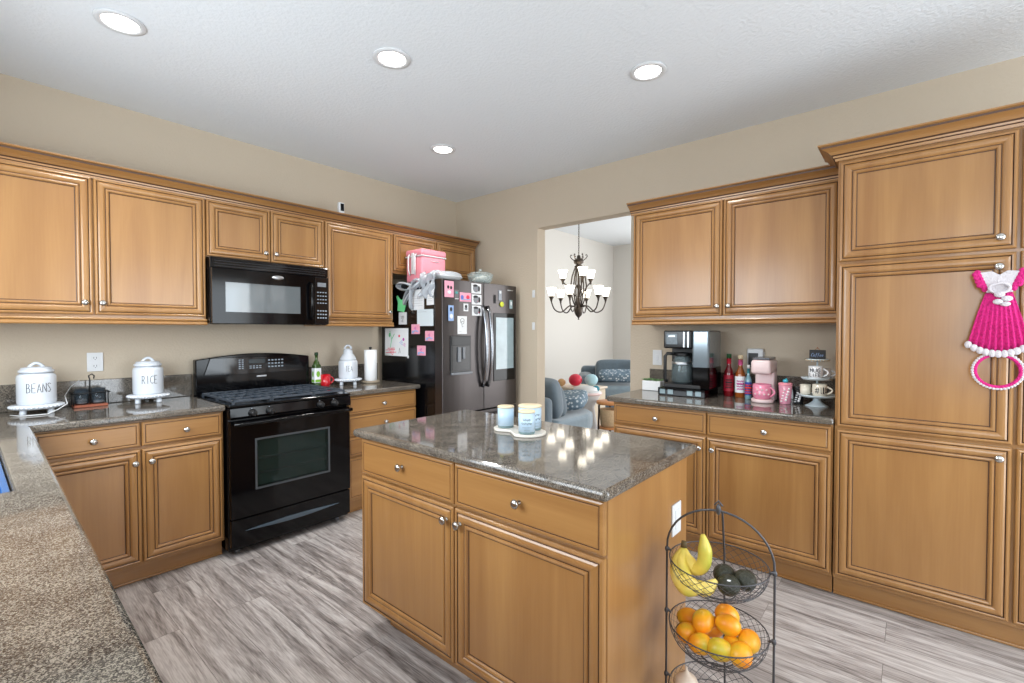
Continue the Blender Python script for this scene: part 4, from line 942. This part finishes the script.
# ================================================================== COFFEE COUNTER
M_CLR = glass('carafe_glass', (112, 126, 130), .02, .35)
r = thing('coffee_organizer', 'low black storage drawer under the coffee maker with front pockets', 'organizer', (-.23, -2.52, Z0))
MB().box(-.355, -.08, -2.715, -2.400, Z0, Z0 + .052, 0, .004).build('organizer_case', [M_BLK], r)
M_POCK = plain('pocket_glass', (120, 140, 146), .1)
for u in (2.415, 2.47, 2.60, 2.655): MB(FR(-.355)).box(u, u + .038, Z0 + .010, Z0 + .042, 0, .004, 0, .002).build('glass_pocket', [M_POCK], r)
r = thing('coffee_maker', 'black and steel drip coffee maker with glass carafe', 'coffee maker', (-.22, -2.54, Z0 + .053))
zb = Z0 + .053
MB().box(-.345, -.09, -2.685, -2.435, zb, zb + .028, 0, .006, 3).build('warming_base', [M_BLKM], r)
MB().box(-.20, -.09, -2.63, -2.435, zb + .028, zb + .29, 0, .006).build('tower', [M_BLKM], r)
MB().box(-.345, -.09, -2.622, -2.435, zb + .268, zb + .388, 0, .008, 3).build('brew_head', [M_BLK], r)
MB(FR(-.345)).box(2.455, 2.53, zb + .295, zb + .368, 0, .003, 0, .001).build('control_display', [plain('lcd_grey', (84, 96, 104), .2, var=.4, scale=90)], r)
m = MB(FR(-.347)); 
for u in (2.570, 2.598): m.box(u, u + .010, zb + .275, zb + .380, 0, .003, 0, .001)
m.box(2.47, 2.515, zb + .345, zb + .355, .002, .0035); m.build('chrome_strip', [M_STEEL], r)
MB().box(-.34, -.09, -2.735, -2.627, zb + .0, zb + .388, 0, .010, 3).build('water_tank', [plain('smoky_tank', (120, 132, 140), .12, .5, coat=.6)], r)
MB().box(-.343, -.088, -2.738, -2.624, zb + .0, zb + .15, 0, .010, 3).build('tank_base', [M_BLK], r)
cc = (-.27, -2.535, zb + .029)
cf = MB().lathe([(0, 0), (.058, 0), (.068, .02), (.070, .08), (.064, .14), (.050, .175), (.046, .190), (.043, .190), (.047, .173), (.061, .138), (.067, .08), (.065, .022), (0, .004)], cc, 32).build('carafe', [M_CLR], r)
MB().lathe([(.050, .186), (.053, .194), (.050, .208), (.02, .212), (0, .212)], cc, 28).build('carafe_lid', [M_BLKM], cf)
MB().lathe([(.069, .132), (.068, .146), (.062, .148)], cc, 28).build('carafe_band', [M_STEEL], cf)
dx, dy = -.62, .78
MB().tube([(cc[0] + dx * .05, cc[1] + dy * .05, cc[2] + .200), (cc[0] + dx * .10, cc[1] + dy * .10, cc[2] + .203), (cc[0] + dx * .115, cc[1] + dy * .115, cc[2] + .185), (cc[0] + dx * .116, cc[1] + dy * .116, cc[2] + .03), (cc[0] + dx * .10, cc[1] + dy * .10, cc[2] + .012)], .0115, 10).build('carafe_handle', [M_BLKM], cf)
# planter
r = thing('planter_box', 'small white rectangular planter with green plants left of the coffee maker', 'planter', (-.14, -2.27, Z0))
MB().box(-.185, -.105, -2.345, -2.205, Z0, Z0 + .072, 0, .006, 3).build('planter_pot', [M_WHITE], r)
m = MB(); rr_ = random.Random(5)
for k in range(60):
    x = rr_.uniform(-.18, -.11); y = rr_.uniform(-2.34, -2.21); a = rr_.uniform(0, 6.28); l = rr_.uniform(.012, .022)
    m.add([(x, y, Z0 + .068), (x + l * math.cos(a) - .004 * math.sin(a), y + l * math.sin(a) + .004 * math.cos(a), Z0 + .078), (x + 1.6 * l * math.cos(a), y + 1.6 * l * math.sin(a), Z0 + .088), (x + l * math.cos(a) + .004 * math.sin(a), y + l * math.sin(a) - .004 * math.cos(a), Z0 + .078)], [(0, 1, 2, 3)])
o = m.build('foliage', [plain('succulent_green', (96, 138, 84), .6, var=.3)], r); o['kind'] = 'stuff'
# syrup bottles
def syrup(c, lab, liquid, cap, neck, band, labm, H=.27, R=.032):
    r = thing('syrup_bottle', lab, 'bottle', c, 'syrup bottles by the coffee maker')
    MB().lathe([(0, 0), (R * .95, 0), (R, .004), (R, H * .52), (R * .9, H * .58), (R * .45, H * .70), (R * .38, H * .76), (R * .38, H * .88), (R * .48, H * .885), (R * .48, H * .90), (0, H * .90)], c, 24).build('bottle_body', [liquid], r)
    MB().lathe([(R * .44, H * .76), (R * .46, H * .90), (R * .50, H * .90)], c, 20).build('neck_wrap', [neck], r)
    MB().lathe([(0, H), (R * .45, H), (R * .48, H * .985), (R * .48, H * .90), (0, H * .90)], c, 20).build('cap', [cap], r)
    MB().lathe([(R + .0006, H * .12), (R + .0008, H * .50)], c, 28).build('bottle_label', [labm], r)
    m = MB(); a = face(c[:2]); fn = bend((c[0], c[1]), R + .0014, a, c[2] + H * .31)
    for k in range(4): m.tube([fn(-.022 + .0025 * j, .022 - .017 * k + .004 * math.sin(j * 1.3 + k)) for j in range(18)], .0026 if k != 1 else .0045, 6)
    m.build('label_print', [band], r)
syrup((-.105, -2.792, Z0), 'dark red syrup bottle with green cap, leftmost of three syrups', plain('red_syrup', (120, 14, 26), .05, coat=.8), plain('cap_green', (40, 90, 50), .4), plain('wrap_red', (205, 40, 64), .3), M_DARK, plain('label_red', (172, 30, 52), .4), H=.285)
syrup((-.135, -2.872, Z0), 'amber syrup bottle with white floral label, middle of three syrups', plain('amber_syrup', (150, 78, 26), .05, coat=.8), plain('cap_cream', (226, 206, 170), .4), plain('wrap_pink', (214, 90, 140), .3), plain('label_purple', (190, 50, 140), .4), M_PAPER, H=.28)
syrup((-.185, -2.933, Z0), 'slim clear syrup bottle with blue label, rightmost of three syrups', plain('clear_syrup', (120, 160, 172), .05, coat=.8), plain('cap_white', (230, 230, 230), .4), plain('wrap_teal', (60, 140, 150), .3), plain('label_blue2', (226, 60, 40), .4), plain('label_blue', (40, 70, 160), .4), H=.22, R=.020)
# pink single cup brewer
r = thing('pod_coffee_brewer', 'pale pink single cup coffee brewer with grey top', 'coffee maker', (-.24, -3.03, Z0))
MB().lathe([(0, 0), (.058, 0), (.062, .004), (.062, .018), (.056, .022), (0, .022)], (-.275, -3.035, Z0), 32, 0, True, None).build('drip_base', [M_PINKL], r)
MB().box(-.225, -.135, -3.09, -2.98, Z0, Z0 + .215, 0, .014, 4).build('column', [M_PINKL], r)
MB().box(-.335, -.135, -3.09, -2.98, Z0 + .175, Z0 + .262, 0, .018, 4).build('brew_head', [M_PINKL], r)
MB().box(-.325, -.145, -3.083, -2.987, Z0 + .262, Z0 + .276, 0, .008, 3).build('brewer_lid', [plain('grey_lid', (110, 112, 118), .2, .5)], r)
def pinkdeco(r, c, R, H):
    m = MB(); a = face(c[:2])
    for k in range(7):
        fn = bend((c[0], c[1]), R + .0004, a, c[2] + H * (.35 + .3 * (k % 2))); x, y, z = fn(-.04 + .013 * k, 0); m.ell((x, y, z), (.006, .006, .006), 6)
    m.build('heart_print', [M_PINKL], r)
mug('mug', 'large pink printed mug standing in the pink coffee brewer', (-.285, -3.035, Z0 + .023), .052, .090, plain('pink_mug', (232, 140, 168), .2, coat=.5), -PI / 2 - .3, deco=pinkdeco)
r = thing('phone_charger', 'white and black charger plugged into the outlet behind the pink brewer', 'charger', (-.03, -2.935, 1.11))
MB().box(-.034, -.011, -2.985, -2.885, 1.125, 1.235, 0, .010, 3).build('charger_body', [M_WPLAS], r)
MB().box(-.040, -.033, -2.955, -2.895, 1.11, 1.205, 0, .003).build('charger_frame', [M_BLKM], r)
def tumbler(c, R, H, body, lab, decos, straw=None):
    r = thing('tumbler', lab, 'tumbler', c)
    MB().lathe([(0, 0), (R * .8, 0), (R * .82, .004), (R, H), (0, H)], c, 28).build('cup_body', [body], r)
    MB().lathe([(R * 1.02, H), (R * 1.04, H + .004), (R * 1.03, H + .012), (R * .8, H + .015), (0, H + .015)], c, 28).build('lid', [M_PINK if straw else M_BLKM], r)
    m = MB(); a = face(c[:2])
    for k in range(10):
        fn = bend((c[0], c[1]), R * .95, a, c[2] + H * (.15 + .075 * k)); x, y, z = fn((-.6 + .4 * (k * 1.7 % 3.1)) * R, 0); m.ell((x, y, z), (.007, .007, .004 + .003 * (k % 2)), 6)
    m.build('printed_pattern', [decos], r)
    if straw:
        m = MB(); m.tube([(c[0], c[1], c[2] + H + .01), (c[0] + .004, c[1] - .004, c[2] + H + .04)], .0045, 8); m.ell((c[0], c[1], c[2] + H + .025), (.016, .016, .012), 8); m.build('straw', [plain('aqua_plastic', (70, 180, 200), .3)], r)
tumbler((-.255, -3.155, Z0), .036, .112, plain('pink_cup', (222, 150, 172), .25, var=.2, scale=50), 'pink patterned tumbler with pink lid and aqua straw', plain('white_red_print', (238, 232, 232), .4), True)
tumbler((-.205, -3.215, Z0), .030, .090, M_BLKM, 'black and white zebra striped cup behind the pink tumbler', M_PAPER)
# tiered stand
M_PB = plain('pale_blue_metal', (206, 220, 226), .3, coat=.3)
r = thing('tiered_tray', 'three tier white cake stand holding mugs beside the pantry', 'tiered stand', (-.20, -3.325, Z0)); c = (-.20, -3.325, Z0)
cc = (-.245, -3.315, Z0)
MB().lathe([(0, 0), (.058, 0), (.060, .003), (.045, .010), (.022, .028), (.016, .045), (.020, .055), (0, .055)], cc, 32).build('pedestal', [M_PB], r)
for zz, R in ((.056, .098), (.155, .080), (.262, .055)):
    MB().lathe([(0, 0), (R * .9, .0), (R, .008), (R * 1.02, .014), (R * .98, .014), (R * .88, .006), (0, .006)], (cc[0], cc[1], Z0 + zz), 40).build('tier_plate', [M_PB], r)
MB().cyl((cc[0], cc[1], Z0 + .06), .005, .205, 10).build('center_post', [M_PB], r)
m = MB()
for k in range(24):
    a = 2 * PI * k / 24; m.ell((cc[0] + .056 * math.cos(a), cc[1] + .056 * math.sin(a), Z0 + .268), (.0055, .0055, .005), 6)
m.build('beaded_rim', [plain('wood_bead', (190, 176, 150), .5)], r)
def deco_hash(r, c, R, H):
    a = face(c[:2]); m = MB(); lettering(m, '#', bend((c[0], c[1]), R + .0006, a - .35, c[2] + H * .5), H * .45, w=.020, r=.0018); m.build('lettering', [M_DARK], r)
    m = MB(); fn = bend((c[0], c[1]), R + .0003, a + .55, c[2] + H * .5)
    P = [fn(-.015, .02), fn(.015, .02), fn(.013, -.018), fn(-.013, -.018)]; P2 = [fn(0, .02), fn(0, -.018)]
    m.add([P[0], P2[0], P2[1], P[3]], [(0, 1, 2, 3)]); m.add([P2[0], P[1], P[2], P2[1]], [(0, 1, 2, 3)]); m.tube([fn(.015, .012), fn(.025, .008), fn(.025, -.006), fn(.013, -.010)], .0022, 6); m.build('cup_print', [M_DARK], r)
def deco_mug(r, c, R, H):
    a = face(c[:2]); m = MB(); lettering(m, 'MUG', bend((c[0], c[1]), R + .0006, a - .1, c[2] + H * .68), H * .30, w=.014, r=.0016); lettering(m, 'LIFE', bend((c[0], c[1]), R + .0006, a - .1, c[2] + H * .32), H * .24, w=.011, r=.0013); m.build('lettering', [M_DARK], r)
M_MUGC = plain('cream_mug', (226, 220, 204), .2, coat=.4)
mug('mug', 'cream mug printed with a hash sign and black cup on the lowest tier', (cc[0] - .045, cc[1] - .018, Z0 + .064), .036, .070, M_MUGC, face(cc) + 1.5, deco=deco_hash)
mug('mug', 'plain cream mug at the left of the lowest tier', (cc[0] - .005, cc[1] + .056, Z0 + .064), .029, .060, M_MUGC, face(cc) + 2.6)
mug('mug', 'white mug lettered MUG LIFE on the middle tier', (cc[0] - .044, cc[1] + .002, Z0 + .163), .036, .074, M_WHITE, face(cc) + 1.5, deco=deco_mug)
mug('mug', 'small white mug at the right of the middle tier', (cc[0] + .034, cc[1] - .038, Z0 + .163), .026, .058, M_WHITE, face(cc) + 1.4)
r = thing('coffee_sign', 'small black sign with cursive Coffee on the top tier', 'sign', (cc[0], cc[1], Z0 + .27))
ang = face(cc); fr = Mfr((cc[0] + .012 * math.cos(ang), cc[1] + .012 * math.sin(ang), Z0 + .270), (-math.sin(ang), math.cos(ang), 0), (0, 0, 1), (math.cos(ang), math.sin(ang), 0))
MB(fr).box(-.040, .040, 0, .058, -.004, .004, 0, .0015).build('sign_board', [M_BLKM], r)
m = MB(fr); lettering(m, 'Coffee', lambda s, t: (s + t * .2, .030 + t, .0048), .020, w=.008, gap=.25, r=.0009); m.build('lettering', [M_LBLUE], r)
m = MB(fr); m.tube([(-.012, .058, 0), (0, .070, 0), (.012, .058, 0)], .0018, 6); m.ell((0, .070, 0), (.004, .004, .004), 6); m.build('hanger', [plain('copper', (180, 110, 70), .3, .8)], r)

# ================================================================== CROCHET DRESS
r = thing('crochet_dress_hanger', 'hot pink and white crochet dress towel ring hanging on the pantry knob', 'towel holder', (-.66, -4.020, 1.26))
fr = FR(-.652); uc = 4.006
def fan(u, v, z0, z1, w0, w1, amp, n, thick=.012, scal=0, m=None, mat=0):
    m = m or MB(fr); N = 60; rows = 8; vs = []
    for j in range(rows + 1):
        t = j / rows; w = w0 + (w1 - w0) * t ** .85; z = z1 + (z0 - z1) * t
        for i in range(N + 1):
            s_ = i / N * 2 - 1; zz = z - (1 - s_ * s_) * .035 * t
            if scal and j == rows: zz -= abs(math.sin(i / N * PI * scal)) * .012
            vs.append((u + s_ * w, zz, .006 + amp * t * (.5 + .5 * math.cos(i / N * 2 * PI * n)) + .010 * (1 - s_ * s_)))
    fs = [(j * (N + 1) + i, j * (N + 1) + i + 1, (j + 1) * (N + 1) + i + 1, (j + 1) * (N + 1) + i) for j in range(rows) for i in range(N)]
    m.add(vs, fs, mat, True); return m
o = fan(uc, 0, 1.300, 1.518, .038, .088, .014, 9).build('skirt', [M_HOT], r); s_ = o.modifiers.new('solid', 'SOLIDIFY'); s_.thickness = .006
m = MB(fr)
for i in range(11):
    s_ = i / 10 * 2 - 1; w = .090; m.ell((uc + s_ * w, 1.293 - (1 - s_ * s_) * .037, .018 + .008 * (1 - s_ * s_)), (.0125, .016, .009), 10)
m.build('scalloped_hem', [M_WYARN], r)
m = MB(fr); m.prism([(uc - .038, 1.512), (uc + .040, 1.512), (uc + .046, 1.54), (uc + .064, 1.598), (uc + .022, 1.602), (uc, 1.585), (uc - .022, 1.602), (uc - .064, 1.598), (uc - .046, 1.54)], .005, .018, 0, None, .004); m.build('bodice', [M_WYARN], r)
for sg in (-1, 1):
    m = MB(fr)
    for k in range(6):
        t = k / 5; m.ell((uc + sg * (.042 + .024 * t), 1.530 + .066 * t, .012), (.012, .015, .011), 8)
    for k in range(4):
        t = k / 3; m.ell((uc + sg * (.058 + .014 * t), 1.545 + .046 * t, .014), (.011, .012, .010), 8)
    m.build('ruffle_sleeve', [M_HOT], r)
m = MB(fr); m.tube([(uc + .030 * math.cos(a), 1.530 + .020 * math.sin(a), .024) for a in [2 * PI * k / 24 for k in range(24)]], .006, 8, closed=True)
m.ell((uc, 1.503, .028), (.017, .013, .010), 8); m.ell((uc + .022, 1.485, .026), (.018, .012, .009), 8); m.ell((uc - .004, 1.473, .026), (.016, .012, .009), 8); m.ell((uc + .018, 1.463, .026), (.016, .010, .009), 8); m.build('yarn_bow', [M_WYARN], r)
m = MB(fr); m.tube([(uc + .068 * math.cos(a), 1.185 + .068 * math.sin(a), .016) for a in [2 * PI * k / 40 for k in range(40)]], .0075, 10, closed=True); m.build('towel_ring', [M_HOT], r)
m = MB(fr)
for k in range(44):
    a = 2 * PI * k / 44; m.ell((uc + .075 * math.cos(a), 1.185 + .075 * math.sin(a), .018), (.0065, .0065, .006), 6)
m.build('ring_edging', [M_WYARN], r)

# ================================================================== RECESSED LIGHTS
M_LENS = plain('led_lens', (255, 250, 240), .5, emit=14)
labs = ['round recessed ceiling light nearest the top left corner', 'round recessed ceiling light at top center above the island', 'round recessed ceiling light toward the right cabinets', 'round recessed ceiling light farthest away, near the back corner']
for i, ((x, y), lab) in enumerate(zip(((-2.985, -1.022), (-2.036, -1.713), (-1.087, -2.647), (-1.079, -1.010)), labs)):
    if i == 0:
        r0 = thing('recessed_light', lab, 'ceiling light', (x, y, CZ - .008), 'recessed ceiling lights')
        MB().lathe([(.066, .004), (.070, -.001), (.092, .002), (.094, .007), (.066, .007)], (x, y, CZ - .008), 40).build('trim_ring', [M_WPLAS], r0)
        MB().lathe([(0, .003), (.064, .003), (.066, .005), (.066, .007), (0, .007)], (x, y, CZ - .008), 32).build('lens', [M_LENS], r0)
    else: dup(r0, (x + 2.985, y + 1.022, 0), lab)
    d = bpy.data.lights.new('can_lamp', 'SPOT'); d.energy = 44; d.spot_size = 2.5; d.spot_blend = .9; d.shadow_soft_size = .06; d.color = (1, .96, .90)
    o = bpy.data.objects.new('can_lamp', d); COL.objects.link(o); o.location = (x, y, CZ - .03)

# ================================================================== CHANDELIER
M_BRZ = plain('antique_bronze', (84, 76, 70), .4, .7, var=.15)
M_SHADE = plain('lit_white_glass', (255, 246, 228), .3, emit=4.5)
CX, CY = 1.73, -.44; ZT = 1.50
r = thing('chandelier', 'nine light bronze chandelier with white bell shades beyond the doorway', 'chandelier', (CX, CY, ZT))
MB().lathe([(0, 0), (.012, .005), (.006, .02), (.016, .035), (.040, .06), (.055, .10), (.058, .15), (.040, .17), (.030, .19), (.038, .21), (.020, .24), (.016, .40), (.034, .43), (.016, .46), (.014, .62), (.050, .66), (.056, .69), (.030, .71), (.062, .73), (.066, .77), (.030, .79), (.020, .83), (0, .84)], (CX, CY, ZT), 24).build('center_column', [M_BRZ], r)
m = MB()
for k in range(int((3.44 - ZT - .85) / .03)):
    z = ZT + .85 + k * .03; a = PI / 2 * (k % 2)
    m.tube([(CX + .008 * math.cos(t) * math.cos(a), CY + .008 * math.cos(t) * math.sin(a), z + .020 * math.sin(t)) for t in [2 * PI * j / 10 for j in range(10)]], .0028, 5, closed=True)
m.build('chain', [M_BRZ], r, recalc=False)
MB().lathe([(0, 3.449), (.06, 3.449), (.055, 3.43), (.02, 3.41), (0, 3.405)], (CX, CY, 0), 24).build('ceiling_canopy', [M_BRZ], r)
m = MB()
for k in range(6):
    a = 2 * PI * k / 6; m.tube([(CX + q * math.cos(a), CY + q * math.sin(a), ZT + z) for q, z in ((.05, .76), (.09, .79), (.11, .82), (.10, .84), (.085, .83))], .006, 6)
m.build('crown_scroll', [M_BRZ], r)
m = MB()
for k in range(6):
    a = 2 * PI * k / 6 + .2
    m.tube([(CX + q * math.cos(a), CY + q * math.sin(a), ZT + z) for q, z in ((.02, .70), (.05, .66), (.085, .56), (.10, .45), (.095, .34), (.07, .24), (.04, .17))], .0095, 7)
m.build('lyre_scroll', [M_BRZ], r)
def arm(a, R, zs, r0):
    ca, sa = math.cos(a), math.sin(a)
    pr = [(.03, r0), (.12, zs - .22), (.22, zs - .30), (.31, zs - .27), (R, zs - .17), (R + .015, zs - .10), (R - .015, zs - .06), (R - .035, zs - .09)] if R > .3 else [(.03, r0), (.09, zs - .28), (.15, zs - .20), (R, zs - .14), (R + .01, zs - .09), (R - .012, zs - .05)]
    P = []; n = len(pr)
    for i in range(n - 1):
        for k in range(4):
            t = k / 4; p0, p1, p2, p3 = pr[max(i - 1, 0)], pr[i], pr[i + 1], pr[min(i + 2, n - 1)]
            P.append(tuple(.5 * (2 * p1[j] + (p2[j] - p0[j]) * t + (2 * p0[j] - 5 * p1[j] + 4 * p2[j] - p3[j]) * t * t + (3 * p1[j] - p0[j] - 3 * p2[j] + p3[j]) * t ** 3) for j in (0, 1)))
    P.append(pr[-1])
    am = MB().tube([(CX + q * ca, CY + q * sa, ZT + z) for q, z in P], .0085, 8).build('arm', [M_BRZ], r)
    c_ = (CX + R * ca, CY + R * sa, ZT + zs - .14)
    MB().lathe([(0, -.035), (.010, -.03), (.014, 0), (.034, .035), (.036, .045), (0, .045)], c_, 16).build('candle_cup', [M_BRZ], am)
    MB().lathe([(0, .046), (.034, .046), (.040, .070), (.047, .108), (.060, .144), (.064, .152), (.060, .152), (.044, .110), (.031, .055), (0, .05)], c_, 24).build('glass_shade', [M_SHADE], am)
for k in range(6): arm(k * PI / 3 + .26 , .355, .40, .16)
for k in range(3): arm(k * 2 * PI / 3 + 1.84, .215, .64, .30)
# ================================================================== FAMILY ROOM
M_SOFA = plain('blue_grey_fabric', (104, 120, 132), .9, var=.12, scale=18, bump=.3, sheen=.4)
M_SOFAL = plain('light_blue_grey_fabric', (128, 146, 158), .9, var=.12, scale=18, bump=.3, sheen=.4)
M_PAT, nt_, b_p = new_mat('patterned_pillow')
tc_ = nt_.nodes.new('ShaderNodeTexCoord'); vo_ = nt_.nodes.new('ShaderNodeTexVoronoi'); vo_.inputs['Scale'].default_value = 24
nt_.links.new(tc_.outputs['Object'], vo_.inputs['Vector']); rp_ = ramp(nt_, [(.26, srgb(214, 222, 228)), (.34, srgb(116, 138, 154)), (1, srgb(92, 114, 132))])
nt_.links.new(vo_.outputs['Distance'], rp_.inputs[0]); nt_.links.new(rp_.outputs[0], b_p.inputs['Base Color']); b_p.inputs['Roughness'].default_value = .9
def cushion(name, x0, x1, y0, y1, z0, z1, mat, parent, b=.06, rot=None):
    m = MB(); b_ = bmesh.new(); bmesh.ops.create_cube(b_, size=1); bmesh.ops.subdivide_edges(b_, edges=b_.edges[:], cuts=5, use_grid_fill=True)
    ex, ey, ez = (x1 - x0) / 2, (y1 - y0) / 2, (z1 - z0) / 2; c = Vector(((x0 + x1) / 2, (y0 + y1) / 2, (z0 + z1) / 2)); E = (ex, ey, ez)
    for v in b_.verts:
        p = [v.co[i] * 2 for i in range(3)]
        q = [0, 0, 0]
        for i in range(3):
            o1, o2 = [p[j] for j in range(3) if j != i]
            infl = 1 - .16 * (o1 ** 4 + o2 ** 4) / 2 ; mx = min(1, infl)
            q[i] = p[i] * E[i] * mx
        v.co = c + (rot @ Vector(q) if rot else Vector(q))
    m.bm(b_, 0, True)
    if parent is None: m.org = c - Vector((0, 0, ez))
    o = m.build(name, [mat], parent); sb = o.modifiers.new('sub', 'SUBSURF'); sb.levels = 1; sb.render_levels = 1
    return o
from mathutils import Euler
r = thing('sofa', 'blue grey upholstered sofa nearest the doorway', 'sofa', (.66, -.3, 0))
m = MB(); m.prism([(.16, .9), (.16, -1.10), (.80, -1.10), (.98, -1.05), (1.10, -.92), (1.12, -.75), (1.12, .9)], .05, .28, 0, None, .02); m.build('sofa_base', [M_SOFA], r)
MB().box(.16, .32, -1.06, .90, .25, .70, 0, .06, 4).build('sofa_back', [M_SOFA], r)
m = MB(); m.prism([(.30, -.12), (.30, -1.13), (.86, -1.13), (1.06, -1.06), (1.18, -.92), (1.20, -.74), (1.20, -.12)], .28, .47, 0, None, .045, 4); m.build('seat_cushion', [M_SOFAL], r)
cushion('seat_cushion', .34, 1.20, -.10, .88, .27, .47, M_SOFAL, r)
cushion('back_cushion', .30, .48, -1.06, -.56, .45, .88, M_SOFA, r, rot=Euler((0, -.30, .15)).to_matrix()); cushion('back_cushion', .32, .50, -.52, .05, .45, .90, M_SOFA, r, rot=Euler((0, -.25, 0)).to_matrix())
cushion('back_cushion', .46, .60, -1.02, -.62, .45, .80, M_SOFA, r, rot=Euler((.0, -.42, .1)).to_matrix())
tag(cushion('throw_pillow', .68, 1.16, -1.02, -.56, .505, .66, M_PAT, None, rot=Euler((-.10, -.10, .4)).to_matrix()), 'blue patterned pillow lying on the near sofa', 'pillow')
for x, y in ((.22, -1.0), (1.0, -.9), (.22, .8), (1.05, .8)): MB().cyl((x, y, 0), .025, .055).build('foot', [M_BLKM], r)
r = thing('sofa', 'blue grey upholstered sofa far behind the plush balls', 'sofa', (0, 0, 0))
MB().box(.02, 2.6, .08, .95, .05, .28, 0, .03, 3).build('sofa_base', [M_SOFA], r)
MB().box(.05, 2.6, .72, .97, .25, .74, 0, .08, 4).build('sofa_back', [M_SOFA], r)
MB().box(.0, .26, .02, .96, .06, .64, 0, .11, 4).build('armrest', [M_SOFA], r)
for a, b in ((.27, 1.03), (1.04, 1.81), (1.82, 2.58)):
    cushion('seat_cushion', a, b, .0, .72, .26, .48, M_SOFAL, r); cushion('back_cushion', a + .02, b - .02, .50, .78, .44, .86, M_SOFA, r, rot=Euler((-.22, 0, 0)).to_matrix())
for x, y in ((.1, .15), (2.5, .15), (.1, .85), (2.5, .85)): MB().cyl((x, y, 0), .025, .055).build('foot', [M_BLKM], r)
FS = Vector((3.03, .36, 0)); FA = -.98
r.location = FS; r.rotation_euler = (0, 0, FA); ORG[r.name] = FS
def onfar(x, y, z): return (FS.x + x * math.cos(FA) - y * math.sin(FA), FS.y + x * math.sin(FA) + y * math.cos(FA), z)
def farpillow(x, y, z, dx, dy, dz, mt, lab, rx):
    o = cushion('throw_pillow', -dx, dx, -dy, dy, -dz, dz, mt, None, rot=Euler((rx, 0, 0)).to_matrix()); o.location = onfar(x, y, z); o.rotation_euler = (0, 0, FA); return tag(o, lab, 'pillow')
farpillow(.66, .20, .56, .34, .15, .07, M_PAT, 'blue patterned pillow on the far sofa', .25)
farpillow(1.20, .24, .62, .18, .10, .13, M_WYARN, 'white fluffy pillow on the far sofa', .3)
# toys and infant seat between the sofas
for (x, y, z, R, mt, lab, n_) in ((1.878, -.300, .700, .090, plain('red_toy', (214, 44, 72), .4), 'round red plush ball behind the white infant seat', 'toy_ball'), (2.02, -.46, .700, .088, plain('aqua_toy', (176, 216, 228), .5), 'round pale blue plush ball beside the red one', 'toy_ball'), (1.80, -.13, .662, .055, plain('tan_toy', (216, 172, 120), .6), 'small tan plush ball left of the red one', 'toy_ball')):
    m = MB(); m.ell((x, y, z), (R, R, R * .9), 16); m.org = Vector((x, y, z - R * .9)); tag(m.build(n_, [mt]), lab, 'ball')
r = thing('toy_chest', 'cream chest carrying the plush balls', 'chest', (1.96, -.3, 0)); MB().box(1.76, 2.20, -.58, -.02, .02, .58, 0, .02, 3).build('chest_body', [plain('cream_chest', (214, 200, 178), .6)], r); MB().box(1.74, 2.22, -.60, -.0, .58, .61, 0, .01, 2).build('lid', [plain('cream_chest_lid', (222, 208, 190), .5)], r)
ix, iy = 1.54, -.66
r = thing('infant_seat', 'white and teal infant activity seat in front of the plush balls', 'baby seat', (ix, iy, 0))
MB().lathe([(.14, 0), (.18, .02), (.17, .06), (.11, .42), (.15, .50), (.19, .57), (.19, .61), (.14, .62), (.06, .56), (0, .55)], (ix, iy, 0), 32).build('seat_shell', [M_WPLAS], r)
MB().lathe([(.15, .62), (.14, .655), (.08, .675), (0, .68)], (ix, iy, 0), 24).build('seat_pad', [M_WPLAS], r)
MB().ell((ix + .10, iy - .09, .64), (.05, .05, .04), 10).build('toy_knob', [plain('teal_fabric', (40, 130, 150), .6)], r)
MB().tube([(ix + .19 * math.cos(a), iy + .19 * math.sin(a), .59) for a in [2 * PI * k / 32 for k in range(32)]], .018, 8, closed=True).build('tray_ring', [M_PINKL], r)
tx, ty = 1.52, -1.00
r = thing('side_table', 'round orange wood side table with woven basket on its shelf', 'side table', (tx, ty, 0))
MB().cyl((tx, ty, .49), .15, .035, 32, 0, None, .008).build('tabletop', [plain('orange_wood', (206, 140, 84), .4, var=.15)], r)
MB().lathe([(0, .22), (.09, .22), (.10, .25), (.115, .42), (.11, .43), (.10, .42), (.09, .25), (0, .24)], (tx, ty, 0), 28).build('basket', [plain('woven_straw', (200, 172, 136), .8, var=.3, scale=60, bump=.6)], r)
MB().cyl((tx, ty, .20), .125, .018, 28).build('shelf', [plain('orange_wood_shelf', (206, 140, 84), .4, var=.15)], r)
for k in range(3):
    a = k * 2 * PI / 3 + .4; MB().tube([(tx + .14 * math.cos(a), ty + .14 * math.sin(a), 0), (tx + .125 * math.cos(a), ty + .125 * math.sin(a), .49)], .012, 8).build('leg', [plain('dark_leg', (60, 48, 40), .5)], r)
